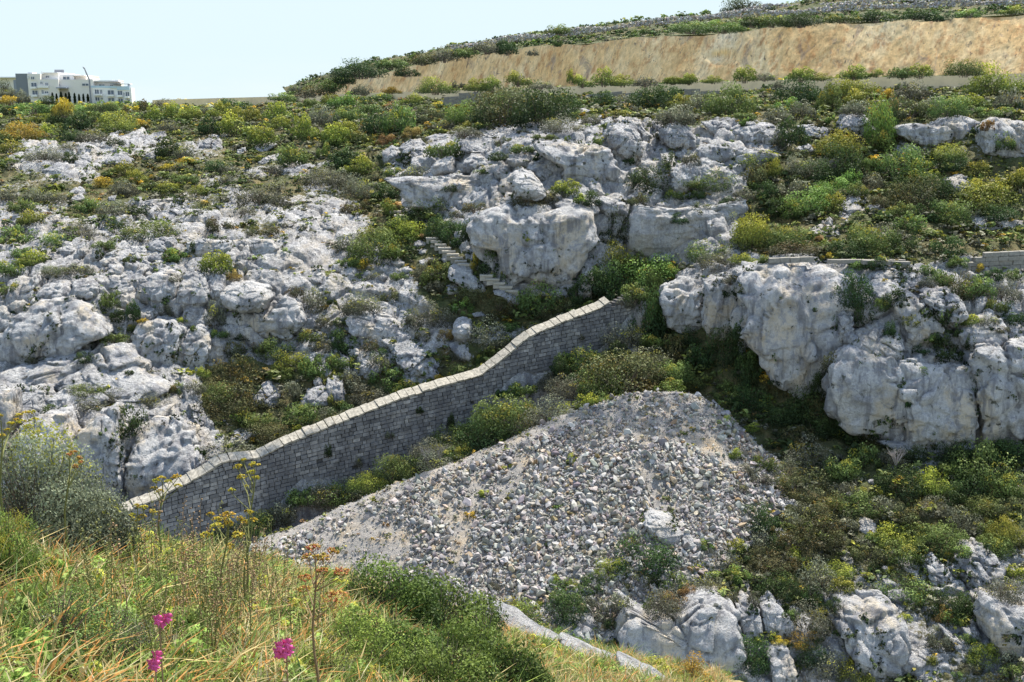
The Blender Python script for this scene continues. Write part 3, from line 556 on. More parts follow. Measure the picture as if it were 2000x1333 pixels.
# --- central cliff
for q_, kw in (([(20,320),(80,285),(130,300),(165,350),(150,410),(90,430),(40,415)], dict(adj='rounded knob of rock')), ([(130,300),(190,250),(260,240),(340,290),(310,370),(300,430),(160,410)], dict(brow=.4)), ([(300,230),(380,205),(480,215),(480,245),(380,260),(320,260)], dict(brow=.1, t=.3)),
 ([(500,260),(600,210),(740,215),(820,190),(1000,150),(1080,150),(1030,230),(900,300),(760,340),(600,330),(520,310)], dict(t=.22, brow=.05, k=1.6, label='long sunlit rock sheet capping the central cliff')), ([(205,400),(250,380),(290,420),(250,440)], dict()),
 ([(530,465),(545,380),(600,335),(680,350),(745,385),(740,440),(650,475)], dict(label='wedge-shaped rock between two leaning blocks on the central cliff')), ([(740,440),(760,395),(800,380),(860,425),(862,480),(830,545),(770,500)], dict()),
 ([(1000,300),(1010,260),(1200,245),(1400,275),(1530,330),(1550,400),(1580,440),(1500,565),(1300,560),(1190,520),(1190,430),(1110,380)], dict(t=.35, brow=.72, k=1.2, label='broad fluted cliff block below the sunlit ledge of the central cliff')),
 ([(1700,200),(1640,120),(1700,140),(1770,215),(1745,300),(1710,290)], dict()), ([(1280,190),(1330,165),(1430,160),(1448,215),(1380,262),(1300,240)], dict()), ([(1440,130),(1500,105),(1530,145),(1480,205),(1445,180)], dict()), ([(1170,80),(1230,50),(1340,40),(1400,60),(1300,90),(1180,110)], dict(brow=.2)),
 ([(1780,130),(1830,100),(1870,150),(1875,230),(1800,210)], dict()), ([(1870,225),(1900,160),(1970,130),(2030,170),(2060,250),(2000,310),(1910,280)], dict()), ([(10,500),(130,485),(480,470),(600,475),(740,475),(830,555),(850,620),(740,690),(640,720),(500,850),(370,690),(180,665),(130,560)], dict(t=.2, brow=.85, label='smooth bluish cliff wall above the stone steps')),
 ([(540,790),(600,740),(700,690),(830,650),(1000,660),(1120,690),(1200,660),(1350,640),(1430,700),(1440,830),(1460,900),(1350,1000),(1290,1120),(1280,1310),(1180,1280),(1100,1180),(930,1160),(850,1210),(770,1080),(740,950),(560,920)], dict(t=.3, brow=.86, k=1.0, label='tallest overhanging face of the central cliff with dark plant pockets')),
 ([(560,880),(740,900),(900,940),(940,1160),(860,1230),(760,1120),(640,1010)], dict(t=.2, brow=.95)), ([(1130,665),(1200,630),(1350,620),(1435,690),(1420,730),(1300,730),(1180,710)], dict(push=-.5, brow=.3)), ([(700,720),(790,650),(880,650),(960,680),(860,730),(760,760)], dict(brow=.3, push=-.3)),
 ([(1430,620),(1500,615),(1612,655),(1612,745),(1500,745),(1430,700)], dict()), ([(1600,950),(1610,760),(1640,650),(1900,700),(2150,700),(2330,690),(2370,830),(2250,930),(2050,950),(1850,1020),(1700,1010)], dict(t=.15, brow=.95, mat='rock_clean', label='smooth pale hollow cliff wall streaked with black water stains')),
 ([(1630,450),(1700,330),(1760,270),(1990,350),(1900,430),(1800,450),(1660,570)], dict(t=.2, brow=.2, k=1.3)), ([(1530,490),(1560,445),(1630,450),(1600,530),(1545,545)], dict()), ([(1900,420),(2000,400),(2060,480),(2000,600),(1900,600)], dict(t=.3)), ([(2000,380),(2150,360),(2300,420),(2350,560),(2200,640),(2040,620)], dict(t=.2)),
 ([(1290,1290),(1320,1020),(1400,1000),(1400,1150),(1380,1300)], dict(t=.3))): rock(Z2, zc(q_), C, **kw)
rock(Z2, zc([(342,440),(350,400),(430,350),(492,343),(507,465),(420,485),(355,492)]), B_, .5, label='squarish leaning block on the left shoulder of the central cliff', mat='rock_clean', push=-.3)
rock(Z2, zc([(855,470),(870,440),(930,420),(990,440),(1060,520),(1088,590),(1030,632),(950,620),(880,600),(865,530)]), B_, .75, .55, .9, label='pale egg-shaped boulder perched alone on the central cliff', mat='rock_clean', push=-1.5, rough=.6)
rock(Z2, zc([(950,430),(1010,400),(1090,392),(1140,460),(1120,560),(1070,540),(1000,450)]), B_, .4); rock(Z2, zc([(830,370),(900,345),(1000,380),(965,425),(880,425)]), B_, .4)
rock(Z2, zc([(1470,225),(1500,150),(1550,115),(1640,130),(1705,200),(1712,330),(1670,430),(1630,440),(1570,380),(1500,320),(1480,280)]), B_, .5, .75, .7, label='leaf-shaped hanging rock at the upper right of the central cliff', push=-.5)
# --- upper right
rock(Z3, [(355,720),(400,695),(500,680),(600,688),(640,730),(642,790),(540,822),(400,825),(375,775)], B_, .5, .55, .9, label='flat-topped pale block sitting below the road wall right of centre', push=-.4)
rock(Z3, [(943,745),(950,690),(980,640),(1040,625),(1120,660),(1160,730),(1090,785),(1000,760)], B_, .55, .6, .8, label='tall rounded grey boulder below the domed yellow road bush', push=-.3)
rock(Z3, [(735,700),(830,690),(935,720),(880,800),(800,790)], C, .3, .4); rock(Z3, [(200,680),(280,670),(360,690),(350,760),(260,770)], C, .3)
rock(Z3, [(1270,740),(1290,700),(1380,685),(1480,700),(1560,655),(1640,640),(1720,665),(1760,700),(1740,850),(1600,840),(1480,860),(1370,800)], C, .28, .75, 1, label='left part of the long upper right cliff under grey scrub')
rock(Z3, [(1740,720),(1850,650),(1998,670),(2300,700),(2300,950),(1998,910),(1940,965),(1890,900),(1740,860)], C, .25, .8, 1, label='right part of the long upper right cliff above a dark cave')
rock(Z3, [(-40,720),(20,690),(85,675),(150,750),(165,835),(60,850),(-20,800)], C, .4, .6); rock(Z3, [(1030,1160),(1140,1080),(1210,1130),(1160,1260),(1050,1340),(860,1310),(980,1240)], C, .25, .1, 1.4, label='sunlit rough rock spur on the right slope above the ledge path')
rock(Z3, [(160,830),(250,800),(400,830),(640,860),(600,920),(400,960),(200,960)], C, .2, .8); rock(Z3, [(700,830),(800,800),(840,840),(780,870)], C, .3); rock(Z3, [(850,1300),(1000,1240),(1050,1330),(1000,1450),(900,1480),(860,1400)], C, .25, .1, 1.4)
rock(Z3, [(1560,1000),(1660,970),(1730,1010),(1700,1100),(1580,1090)], C, .3, .5); rock(Z3, [(1700,1200),(1850,1210),(1998,1230),(1980,1320),(1800,1330),(1700,1280)], C, .22, .6); rock(Z3, [(1150,1160),(1220,1150),(1310,1210),(1290,1260),(1180,1230)], C, .25, .2, 1.3); rock(Z3, [(-20,860),(60,850),(60,1000),(0,1060),(-30,1000)], C, .3); rock(Z3, [(60,960),(140,900),(170,1000),(100,1040)], C, .3)
rock(Z3, [(-40,1180),(100,1160),(280,1140),(460,1110),(470,1180),(300,1250),(-40,1270)], C, .15, .9)
# --- right cliff
rock(Z6, [(-40,430),(-20,370),(100,325),(250,325),(285,480),(260,620),(120,650),(0,600)], C, .35, .8, label='bulging overhang left of the inverted triangular cliff'); rock(Z6, [(250,330),(370,300),(410,460),(340,500),(340,640),(250,620)], C, .15, .9)
rock(Z6, [(378,390),(390,290),(480,250),(600,220),(760,238),(900,240),(1045,310),(970,400),(935,560),(960,620),(900,740),(850,850),(800,960),(740,1030),(690,1010),(660,920),(540,850),(525,770),(430,690),(375,590),(410,480)], C, .34, .82, 1.1, label='huge inverted triangular cliff face hanging over the dark gully', push=-.35)
rock(Z6, [(1005,680),(1020,630),(1100,590),(1180,525),(1260,560),(1300,690),(1310,760),(1230,805),(1100,790),(1010,745)], C, .45, .45, 1.1, label='rough sunlit rock cone in the middle of the right cliff', push=-.2)
rock(Z6, [(900,880),(920,830),(980,810),(1060,780),(1200,800),(1270,900),(1290,1060),(1290,1240),(1150,1240),(1080,1190),(1030,1185),(990,1095),(910,1080)], C, .3, .92)
rock(Z6, [(1255,470),(1310,420),(1395,400),(1450,480),(1520,570),(1540,640),(1450,685),(1350,680),(1290,560)], C, .3, .7); rock(Z6, [(1408,425),(1470,385),(1580,378),(1640,450),(1645,520),(1575,588),(1500,560),(1425,475)], B_, .55, .6, .8, label='big perched boulder with a rounded base on the right cliff', push=-.5)
rock(Z6, [(1605,620),(1650,590),(1720,545),(1820,500),(1880,550),(1890,590),(1870,690),(1750,700),(1720,735),(1640,705)], C, .45, .55, 1, push=-.3, label='left crest block on top of the far right cliff column'); rock(Z6, [(1880,600),(1998,590),(2250,600),(2250,690),(1998,650),(1900,700)], C, .4, .5)
rock(Z6, [(1650,800),(1680,730),(1800,700),(1998,670),(2300,690),(2300,1290),(1998,1270),(1720,1240),(1700,1000),(1690,880)], C, .22, .96, label='tall far right cliff column with vertical black stains')
rock(Z6, [(1280,930),(1350,880),(1450,840),(1590,820),(1690,890),(1700,1060),(1690,1250),(1540,1280),(1510,1350),(1330,1290),(1300,1060)], C, .25, .92, label='lower right cliff face with a hanging plant tuft'); rock(Z6, [(1190,1240),(1440,1230),(1720,1230),(1690,1300),(1530,1370),(1380,1340)], C, .2, .9)
rock(Z6, [(965,540),(990,505),(1060,500),(1030,640),(985,720),(945,690)], C, .35, .8); rock(Z6, [(1440,730),(1550,695),(1640,790),(1560,840),(1470,810)], C, .3, .7); rock(Z6, [(1155,310),(1250,250),(1400,280),(1410,390),(1250,400),(1170,380)], C, .25, .4, 1.2); rock(Z6, [(600,215),(740,200),(1000,230),(1060,300),(900,290),(700,260)], C, .25, .2, 1.3)
rock(Z6, [(1300,590),(1360,560),(1470,640),(1430,700),(1330,690)], C, .3); rock(Z6, [(410,690),(450,690),(450,780),(400,770)], B_, .4); rock(Z6, [(1575,560),(1610,540),(1640,580),(1600,610)], B_, .5)
rock(Z6, [(215,345),(330,300),(420,320),(425,560),(385,660),(250,680),(200,560)], C, .3, .85, push=-.25); rock(Z6, [(890,800),(1000,690),(1320,760),(1720,800),(1720,1240),(1400,1260),(1000,1190),(905,1090)], C, .14, .95, push=-.1)
# --- lower right slope
for q_, kw in (([(-280,1030),(-230,900),(-140,1000),(0,960),(100,940),(180,890),(350,885),(400,960),(440,1130),(400,1240),(300,1260),(200,1205),(60,1250),(-100,1290),(-260,1200)], dict(t=.35, brow=.72, label='widest pale cliff block at the bottom centre with a rough sunlit top')),
 ([(400,920),(455,880),(530,925),(528,1050),(455,1145),(425,1100)], dict()), ([(535,920),(600,878),(700,955),(700,1080),(600,1095),(540,1040)], dict()), ([(560,1180),(600,1135),(690,1140),(720,1270),(690,1360),(590,1380)], dict(t=.5, label='small pillar-shaped pale rock at the bottom edge')),
 ([(950,1000),(970,920),(1020,895),(1250,915),(1330,960),(1345,1150),(1365,1200),(1335,1360),(1150,1310),(1050,1210),(980,1130)], dict(t=.4, brow=.75, k=1.1, label='massive split block with a shaded smooth face on the lower right slope')),
 ([(1240,930),(1290,870),(1370,860),(1430,940),(1500,1000),(1525,1090),(1450,1180),(1400,1360),(1350,1200),(1330,1000)], dict(t=.35, brow=.3, k=1.1)), ([(1150,800),(1260,775),(1350,865),(1200,860)], dict(brow=.2, t=.3)), ([(1425,650),(1490,608),(1570,680),(1605,740),(1540,835),(1455,770)], dict(t=.45)),
 ([(1325,700),(1440,690),(1500,790),(1500,895),(1440,860),(1380,770)], dict(brow=.3)), ([(1605,710),(1640,650),(1720,590),(1830,620),(1945,690),(1850,770),(1790,860),(1700,872),(1650,780)], dict(t=.4, brow=.5, label='pale hump of rock with a shaded left side high on the lower right slope')),
 ([(1745,960),(1795,860),(1870,880),(1998,900),(2250,920),(2250,1230),(1900,1160),(1830,1172),(1760,1040)], dict(t=.35, brow=.8, label='craggy pale face at the right edge of the lower slope')), ([(480,220),(600,220),(605,250),(500,255)], dict(brow=.2)), ([(940,620),(1050,640),(1135,720),(1080,720),(980,660)], dict(brow=.1, t=.25)), ([(590,340),(670,320),(740,330),(730,365),(620,365)], dict(brow=.2, t=.3)),
 ([(380,800),(470,790),(505,850),(430,910)], dict(brow=.2, t=.3)), ([(1380,1240),(1490,1200),(1600,1200),(1660,1330),(1500,1420),(1400,1400)], dict(brow=.3, t=.3)), ([(760,1290),(860,1275),(930,1340),(850,1400),(780,1370)], dict(brow=.3)), ([(1655,1035),(1740,1030),(1762,1110),(1670,1085)], dict()), ([(1555,1055),(1640,1100),(1710,1230),(1640,1210)], dict(brow=.3, t=.3)), ([(870,840),(960,860),(950,900),(880,900)], dict()), ([(890,1100),(970,1100),(970,1170),(900,1160)], dict()), ([(1930,1300),(2100,1250),(2200,1350),(1950,1400)], dict())): rock(Z9, q_, C, **kw)
rock(Z9, [(1070,490),(1085,450),(1125,430),(1180,452),(1190,505),(1130,525)], B_, .5, .4, label='bright white boulder lying alone in dark scrub on the right slope', mat='rock_clean'); rock(Z9, [(78,530),(95,510),(135,505),(185,565),(175,600),(130,612),(90,580)], B_, .5, label='small pale boulder right of the big boulder on the rubble heap', mat='rock_clean')
rock(Z9, [(1590,725),(1620,705),(1655,730),(1640,760)], B_, .5); rock(Z9, [(1130,210),(1160,205),(1170,230),(1140,235)], B_, .5); rock(Z9, [(1000,280),(1040,270),(1050,300),(1010,305)], B_, .5); rock(Z9, [(90,730),(130,718),(165,760),(120,780)], B_, .5); rock(Z9, [(1380,140),(1420,135),(1450,170),(1400,180)], B_, .5); rock(Z9, [(1690,990),(1720,985),(1720,1010),(1695,1010)], B_, .5)
rock(Z8, [(1725,450),(1735,410),(1780,392),(1900,410),(1950,490),(1910,560),(1850,565),(1780,510)], B_, .5, .5, .7, label='large pale boulder half buried at the right foot of the rubble heap', mat='rock_clean', push=-.3)
for q_ in ([(1240,1010),(1330,970),(1440,960),(1475,1040),(1450,1110),(1300,1070)], [(1455,1050),(1600,980),(1780,1005),(1790,1050),(1640,1085),(1560,1140),(1480,1145)], [(1600,1200),(1640,1150),(1690,1128),(1705,1230),(1650,1270),(1600,1240)], [(1110,960),(1175,930),(1190,980),(1140,990)]): rock(Z8, q_, C, .35, .5, 1)
for q_ in ([(1335,710),(1380,678),(1402,740),(1370,775),(1340,760)], [(1810,960),(1840,955),(1855,1000),(1815,1000)], [(1630,770),(1690,765),(1680,800),(1640,805)], [(1270,720),(1310,700),(1320,740),(1280,750)], [(1940,730),(1990,720),(2000,760),(1950,770)]): rock(Z8, q_, B_, .5)
D1 = make_depth(TER + ROCKV)
# ================= loose stones of the rubble heap =================
rs = np.random.RandomState(4)
def stone_proto(seed, n=1, ang=True):
    r = np.random.RandomState(seed); V, Fc = ico(n); V = V.copy()
    for _ in range(10):
        a = r.normal(size=3); a /= np.linalg.norm(a); k = r.uniform(.28, .66); d = V @ a; V -= np.outer(np.maximum(0, d - k), a)
    V *= r.uniform(.8, 1.5, 3) * (1, .85, .7); return V, Fc
SP = [stone_proto(i, 2 if i < 4 else 1) for i in range(4, 16)]
def rotm(r, n):
    q = r.normal(size=(n, 4)); q /= np.linalg.norm(q, axis=1, keepdims=True); w_, x, y, z = q.T
    return np.stack([np.stack([1 - 2 * (y * y + z * z), 2 * (x * y - z * w_), 2 * (x * z + y * w_)], -1), np.stack([2 * (x * y + z * w_), 1 - 2 * (x * x + z * z), 2 * (y * z - x * w_)], -1), np.stack([2 * (x * z - y * w_), 2 * (y * z + x * w_), 1 - 2 * (x * x + y * y)], -1)], 1)
def scatter(protos, pos, scl, r, tints, rot=None, tintmul=None):
    VV, FF, TT = [], [], []; base = 0; R_ = rotm(r, len(pos)) if rot is None else rot; pick = r.randint(0, len(protos), len(pos))
    for k, pr in enumerate(protos):
        m = pick == k; n = m.sum()
        if not n: continue
        V = np.einsum('nij,vj->nvi', R_[m], pr[0]) * np.reshape(scl, (len(pos), -1))[m][:, None, :] + pos[m][:, None, :]
        F_ = pr[1][None] + (np.arange(n) * len(pr[0]))[:, None, None] + base; base += n * len(pr[0])
        VV.append(V.reshape(-1, 3)); FF.append(F_.reshape(-1, pr[1].shape[1]))
        t = np.repeat(tints[m][:, None, :], len(pr[1]), 1)
        if len(pr) > 2: t = t * pr[2][None]
        TT.append(t.reshape(-1, 3))
    return np.concatenate(VV), np.concatenate(FF), np.concatenate(TT)
def stone_tint(r, n):
    b = r.uniform(.19, .46, (n, 1)); return b * np.array([1, .93, .83]) + r.uniform(-.02, .02, (n, 3)) + (r.rand(n, 1) < .12) * np.array([.05, 0, -.06])
hx, hy, _ = proj(H); hd = .9 + .5 * fbm(H * .35, 3, 55)
ridge_y = np.interp(hx, [r[0] for r in RID], [r[1] for r in RID]); below = hy - ridge_y
hd *= sst(below, 2, 24 + 14 * np.sin(hx * .02)); hd = np.where((hx > 1130) & (below < 150) & (hx < 1420), hd * sst(below + 60 * fbm(H * .3, 2, 8), 50, 110) + .22, hd)
for (xa, ya, xb, yb, wd) in ((1015, 900, 990, 960, 22), (935, 955, 900, 1030, 26), (905, 1030, 885, 1110, 20), (1255, 905, 1300, 1000, 20), (700, 1030, 780, 1060, 40), (640, 1070, 760, 1110, 45), (1350, 850, 1440, 900, 22), (860, 960, 880, 1010, 20)):
    t_ = np.clip(((hx - xa) * (xb - xa) + (hy - ya) * (yb - ya)) / ((xb - xa) ** 2 + (yb - ya) ** 2), 0, 1); dd = np.hypot(hx - xa - t_ * (xb - xa), hy - ya - t_ * (yb - ya)); hd = hd * (.04 + .96 * sst(dd, wd * .5, wd * 1.2))
hd = np.where((hx < 820), hd * .75, hd); hd[int(H.shape[0] * .72):] *= .3; hd = np.maximum(hd, .015)
dA = np.linalg.norm(np.cross(np.gradient(H, axis=0), np.gradient(H, axis=1)), axis=-1); pr_ = (hd * dA).ravel(); pr_ /= pr_.sum()
def on_heap(n, r, p_=pr_):
    i = r.choice(len(p_), n, p=p_); return H.reshape(-1, 3)[i] + r.uniform(-.12, .12, (n, 3)) * (1, 1, .2), HN.reshape(-1, 3)[i]
NS = 38000; pos, nn = on_heap(NS, rs); sz = np.clip(rs.lognormal(math.log(.132), .5, NS), .07, .42); pos = pos + nn * (sz * rs.uniform(-.1, .7, NS))[:, None]
V, Fc, T_ = scatter(SP, pos, sz, rs, stone_tint(rs, NS))
o = link('rubble_stones', mesh_np('rubble_stones', V, Fc, False, {'tint': ('FACE', 'FLOAT_COLOR', T_)}), M['stone']); tag(o, 'spread of angular grey broken stones covering the heap below the long wall', 'rubble', kind='stuff')
pg = dA.ravel() / dA.sum(); NG = 30000; pos, nn = on_heap(NG, rs, pg); sz = rs.uniform(.03, .11, NG); V, Fc, T_ = scatter([stone_proto(90 + i, 1) for i in range(4)], pos, sz, rs, stone_tint(rs, NG) * 1.05)
o = link('gravel', mesh_np('gravel', V, Fc, False, {'tint': ('FACE', 'FLOAT_COLOR', T_)}), M['stone']); tag(o, 'fine pale gravel and chips between the stones of the heap', 'gravel', kind='stuff')
# the largest loose stones, one object each
SPB = []
for i in range(14):
    V, Fc = stone_proto(200 + i, 3); V = V + .03 * fbm(V * 3, 3, i)[:, None] * V; b = rs.uniform(.26, .46); SPB.append(mesh_np('rubble_stone', V, Fc, False, {'tint': ('FACE', 'FLOAT_COLOR', np.tile(np.array([b, b * .97, b * .92]), (len(Fc), 1)))}))
pos, nn = on_heap(900, rs); px_, py_, _ = proj(pos); vis = (px_ > 560) & (px_ < 1520) & (py_ < 1160); pos, nn = pos[vis][:280], nn[vis][:280]
for p, n_ in zip(pos, nn):
    s = random.Random(int(p[0] * 999)).uniform(.17, .36); o = link('rubble_stone', SPB[rs.randint(14)], M['stone'], loc=p + n_ * s * .35); o.scale = (s, s, s * rs.uniform(.6, 1)); o.rotation_euler = rs.uniform(0, 6.3, 3)
    tag(o, 'larger angular loose grey stone lying on the rubble heap below the long wall', 'stone', 'larger loose stones of the rubble heap')
# ================= the long stone wall =================
COP = [(180,1024),(225,1006),(301,975),(350,950),(385,932),(438,901),(508,892),(560,866),(650,829),(790,775),(874,750),(941,731),(965,712),(1035,656),(1105,626),(1168,602),(1183,593),(1245,561),(1262,556)]
cw = np.array([at(x, y, np.interp(x, [180, 600, 1262], [72, 80, 92])) for x, y in COP]); sl = np.r_[0, np.cumsum(np.hypot(np.diff(cw[:, 0]), np.diff(cw[:, 1])))]; LW = sl[-1]
def wp(s): return np.array([np.interp(s, sl, cw[:, i]) for i in range(3)])
wall = empty('stone_wall', wp(LW / 2) - (0, 0, 7), 'long curving ashlar stone wall with a pale sloping coping that climbs the valley', 'wall')
rw = random.Random(5); mb = MB(); BT = []; ch = .31
zt = lambda s: float(np.interp(s, sl, cw[:, 2])); tw = lambda s: (lambda a, b: (b - a) / np.linalg.norm(b - a))(wp(max(0, s - .5))[:2], wp(min(LW, s + .5))[:2])
foot = lambda s: zt(s) - (5.6 - 1.2 * s / LW + .8 * math.sin(s * .35) + .4 * math.sin(s * 1.1)) + (1.6 * max(0, (s - LW * .62)) / (LW * .38) * 1.1)
zmin = cw[:, 2].min() - 7; zz = zmin; tilt = .10
while zz < cw[:, 2].max():
    s = rw.uniform(-.4, 0)
    while s < LW:
        l = rw.choice([.36, .45, .55, .7]) * rw.uniform(.85, 1.15); sm = s + l / 2
        if 0 < sm < LW:
            zc_ = zz + tilt * (sm - LW / 2); top = zt(sm) - .16 - (rw.uniform(0, .5) + .3 if sm > LW * .93 else 0); bot = foot(sm)
            if zc_ + .05 < top and zc_ + ch > bot and rw.random() > .006:
                hh = min(ch, top - zc_) - .04; t = tw(sm); p = wp(sm); n = np.array([t[1], -t[0]]); off = rw.gauss(0, .022); c = np.array([p[0] + n[0] * (-.21 + off), p[1] + n[1] * (-.21 + off), zc_ + hh / 2])
                ax = np.array([[t[0], t[1], tilt], [n[0], n[1], 0], [0, 0, 1]]); mb.box(c, (l - .045, .42, hh), ax, .02, rw); BT += [min(1, max(0, rw.gauss(.5, .22)))] * 6
        s += l
    zz += ch
o = mb.build('masonry', M['masonry'], wall); a = o.data.attributes.new('bt', 'FLOAT', 'FACE'); a.data.foreach_set('value', np.array(BT, np.float32))
def wall_sheet(n0, n1, top, bot, ns=500, nz=60, amp=0, seed=0):
    s = np.linspace(0, LW, ns); P_ = np.zeros((nz, ns, 3))
    for j, q in enumerate(s):
        p = wp(q); t = tw(q); n = np.array([t[1], -t[0]]); zz_ = np.linspace(bot(q), top(q), nz); P_[:, j, 0] = p[0]; P_[:, j, 1] = p[1]; P_[:, j, 2] = zz_
        e_ = np.linspace(0, 1, nz); k = n1 + (n0 - n1) * e_; P_[:, j, 0] += n[0] * k; P_[:, j, 1] += n[1] * k
    if amp: d_ = amp * (fbm(P_ * .6, 5, seed)); P_[..., 1] -= d_
    return P_
core = MB(); 
for i in range(120):
    s = (i + .5) * LW / 120; p = wp(s); t = tw(s); n = np.array([t[1], -t[0]]); ax = np.array([[t[0], t[1], 0], [n[0], n[1], 0], [0, 0, 1]]); core.box((p[0] - n[0] * .55, p[1] - n[1] * .55, zt(s) - 4.1), (LW / 120 + .02, .76 - (i % 2) * .004, 7.4), ax)
core.build('wall_core', M['joint'], wall)
Pf = wall_sheet(-.02, .95, lambda q: foot(q) + .8 + .2 * math.sin(q * .45) + .1 * math.sin(q * 1.7), lambda q: foot(q) - 3.4, amp=.35, seed=88)
Pf[-1, :, 1] += .35
o = link('rock_footing', mesh_np('rock_footing', Pf.reshape(-1, 3) - np.array(wall.location), grid_faces(*Pf.shape[:2])), M['rock'], wall)
s = 0; rw = random.Random(8); CW = .92; prot = []
while s < LW - .3:      # coping slabs laid across the wall top
    l = rw.uniform(.5, .66); sm = s + l / 2; p = wp(sm); pa, pb = wp(s), wp(s + l); d3 = (pb - pa) / np.linalg.norm(pb - pa); t = tw(sm); n3 = np.array([t[1], -t[0], 0]); n3 = np.array([n3[0], n3[1], -.42]); n3 -= d3 * (n3 @ d3); n3 /= np.linalg.norm(n3); up = np.cross(n3, d3); up *= np.sign(up[2])
    if sm < LW * .93:
        mb = MB(); mb.box(p - n3 * (CW / 2 - .10) + up * (-.03 + rw.gauss(0, .03)), (np.linalg.norm(pb - pa) - .04, CW, .155), np.array([d3, n3, up]), .03, rw); mb.build('coping_stone', M['coping'], wall)
    s += l
# ================= roadside parapet =================
def path_wall(name, pts, h, th, mat, label, cat='wall', seed=1, sub=24, wob=.0, cap=None):
    c = np.array([at(*p) for p in pts]); t = np.linspace(0, len(c) - 1, (len(c) - 1) * sub + 1); c = np.stack([np.interp(t, np.arange(len(c)), c[:, i]) for i in range(3)], 1); r = random.Random(seed)
    V = []; F_ = []
    for i, p in enumerate(c):
        q = c[min(i + 1, len(c) - 1)] - c[max(i - 1, 0)]; n = np.array([q[1], -q[0], 0]); n /= np.linalg.norm(n); w_ = r.uniform(-wob, wob); hh = (h[0] + (h[1] - h[0]) * i / len(c) if isinstance(h, tuple) else h) + w_
        for a, z in ((-th / 2, -.6), (-th / 2, hh), (th / 2, hh + w_ * .5), (th / 2, -.6)): V.append(p - n * a + (0, 0, z))
    for i in range(len(c) - 1):
        for k in range(4): F_.append((i * 4 + k, i * 4 + (k + 1) % 4, i * 4 + 4 + (k + 1) % 4, i * 4 + 4 + k))
    F_ += [(0, 1, 2, 3), tuple(len(V) - 4 + k for k in (3, 2, 1, 0))]
    m = MB(); m.add(V, F_); o = m.build(name, mat); return tag(o, label, cat)
path_wall('roadside_wall', [(300,207,262),(420,204,250),(560,201,235),(700,197,204),(850,194,189),(1000,190,176),(1150,186,165),(1300,182,156),(1450,178,149),(1600,175,142),(1800,171,133),(2000,167,126.5),(2300,161,117.5)], 1.3, .5, M['concrete'], 'long low cream roadside wall running right across the slope below the quarry')
# remnants of an ashlar wall and loose blocks below the road
def blocks(name, x0, y0, x1, y1, Y, rows, label, lb=.7, hb=.34, seed=3, mat='ashlar', keep=None, cat='wall'):
    r = random.Random(seed); a, b = at(x0, y0, Y), at(x1, y1, Y); L_ = np.linalg.norm((b - a)[:2]); t = (b - a) / np.linalg.norm(b - a); n = np.array([t[1], -t[0], 0]); n /= np.linalg.norm(n); m = MB()
    for j in range(rows):
        s = r.uniform(-.3, 0)
        while s < L_:
            l = lb * r.uniform(.7, 1.35)
            if keep is None or keep((s + l / 2) / L_, j): m.box(a + t * (s + l / 2) + (0, 0, j * hb + hb / 2 - .1) + n * r.gauss(0, .03), (l - .03, .45, hb - .025), np.array([t, n, [0, 0, 1]]), .02, r)
            s += l
    o = m.build(name, M[mat]); return tag(o, label, cat)
blocks('ruined_wall', 868, 205, 930, 200, 150, 4, 'short grey stretch of block wall under the road near the big dark bush', .75, .36, 2, keep=lambda u, j: j < 2 + 2 * u)
blocks('ruined_wall', 1145, 196, 1205, 190, 150, 2, 'low course of blocks under the road wall right of the dark bush', .9, .4, 4); blocks('ruined_wall', 1210, 194, 1262, 190, 148, 2, 'second low course of squared blocks under the road wall', 1.0, .4, 6, keep=lambda u, j: j == 0 or .2 < u < .8)
blocks('ruined_wall', 1340, 184, 1400, 182, 141, 2, 'pale squared blocks on the verge left of the round roadside bush', 1.2, .35, 7, keep=lambda u, j: j == 0 or u < .5)
blocks('ruined_wall', 1880, 528, 2060, 520, 86.2, 4, 'stepped ruined ashlar wall at the right edge of the ledge path', .8, .36, 9, keep=lambda u, j: j < 2 + 3.5 * sst(u, .1, .5))
blocks('path_kerb', 1505, 512, 1570, 510, 85.5, 1, 'short row of pale kerb blocks on the left end of the ledge path', .8, .42, 11, cat='kerb'); blocks('path_kerb', 1620, 512, 1760, 512, 86.2, 1, 'thin kerb course along the middle of the ledge path', .9, .3, 12, cat='kerb'); blocks('path_kerb', 1690, 514, 1770, 517, 85.4, 1, 'lower kerb course under the middle of the ledge path', .9, .34, 14, cat='kerb')
# dry stone walls on the plateau
def drystone(pts, h, label, seed):
    c = np.array([at(*p) for p in pts]); sl_ = np.r_[0, np.cumsum(np.linalg.norm(np.diff(c, axis=0), axis=1))]; n = int(sl_[-1] * 26 * h); r = np.random.RandomState(seed); s = r.uniform(0, sl_[-1], n); p = np.stack([np.interp(s, sl_, c[:, i]) for i in range(3)], 1)
    hz = r.uniform(-.15, 1, n) * h * (.75 + .25 * np.sin(s * .4 + seed)); p += np.stack([r.uniform(-.05, .05, n), -r.uniform(.1, .5, n) * (1.2 - np.clip(hz, 0, 1) / h), hz], 1); V, F_, T_ = scatter(SP, p, r.uniform(.16, .36, n), r, stone_tint(r, n) * 1.35)
    return tag(link('drystone_wall', mesh_np('drystone_wall', V, F_, False, {'tint': ('FACE', 'FLOAT_COLOR', T_)}), M['stone']), label, 'dry stone wall')
drystone([(880,99,226),(960,85,222),(1040,76,216),(1105,68,211),(1170,62,207),(1235,52,205),(1300,46,202),(1370,38,199),(1390,36,198),(1440,33,195),(1475,30,194),(1563,28,190),(1650,20,187),(1780,15,181),(1900,11,176),(2000,7,172),(2300,-4,162)], 1.05, 'long grey dry stone wall following the top of the quarry cliff', 21)
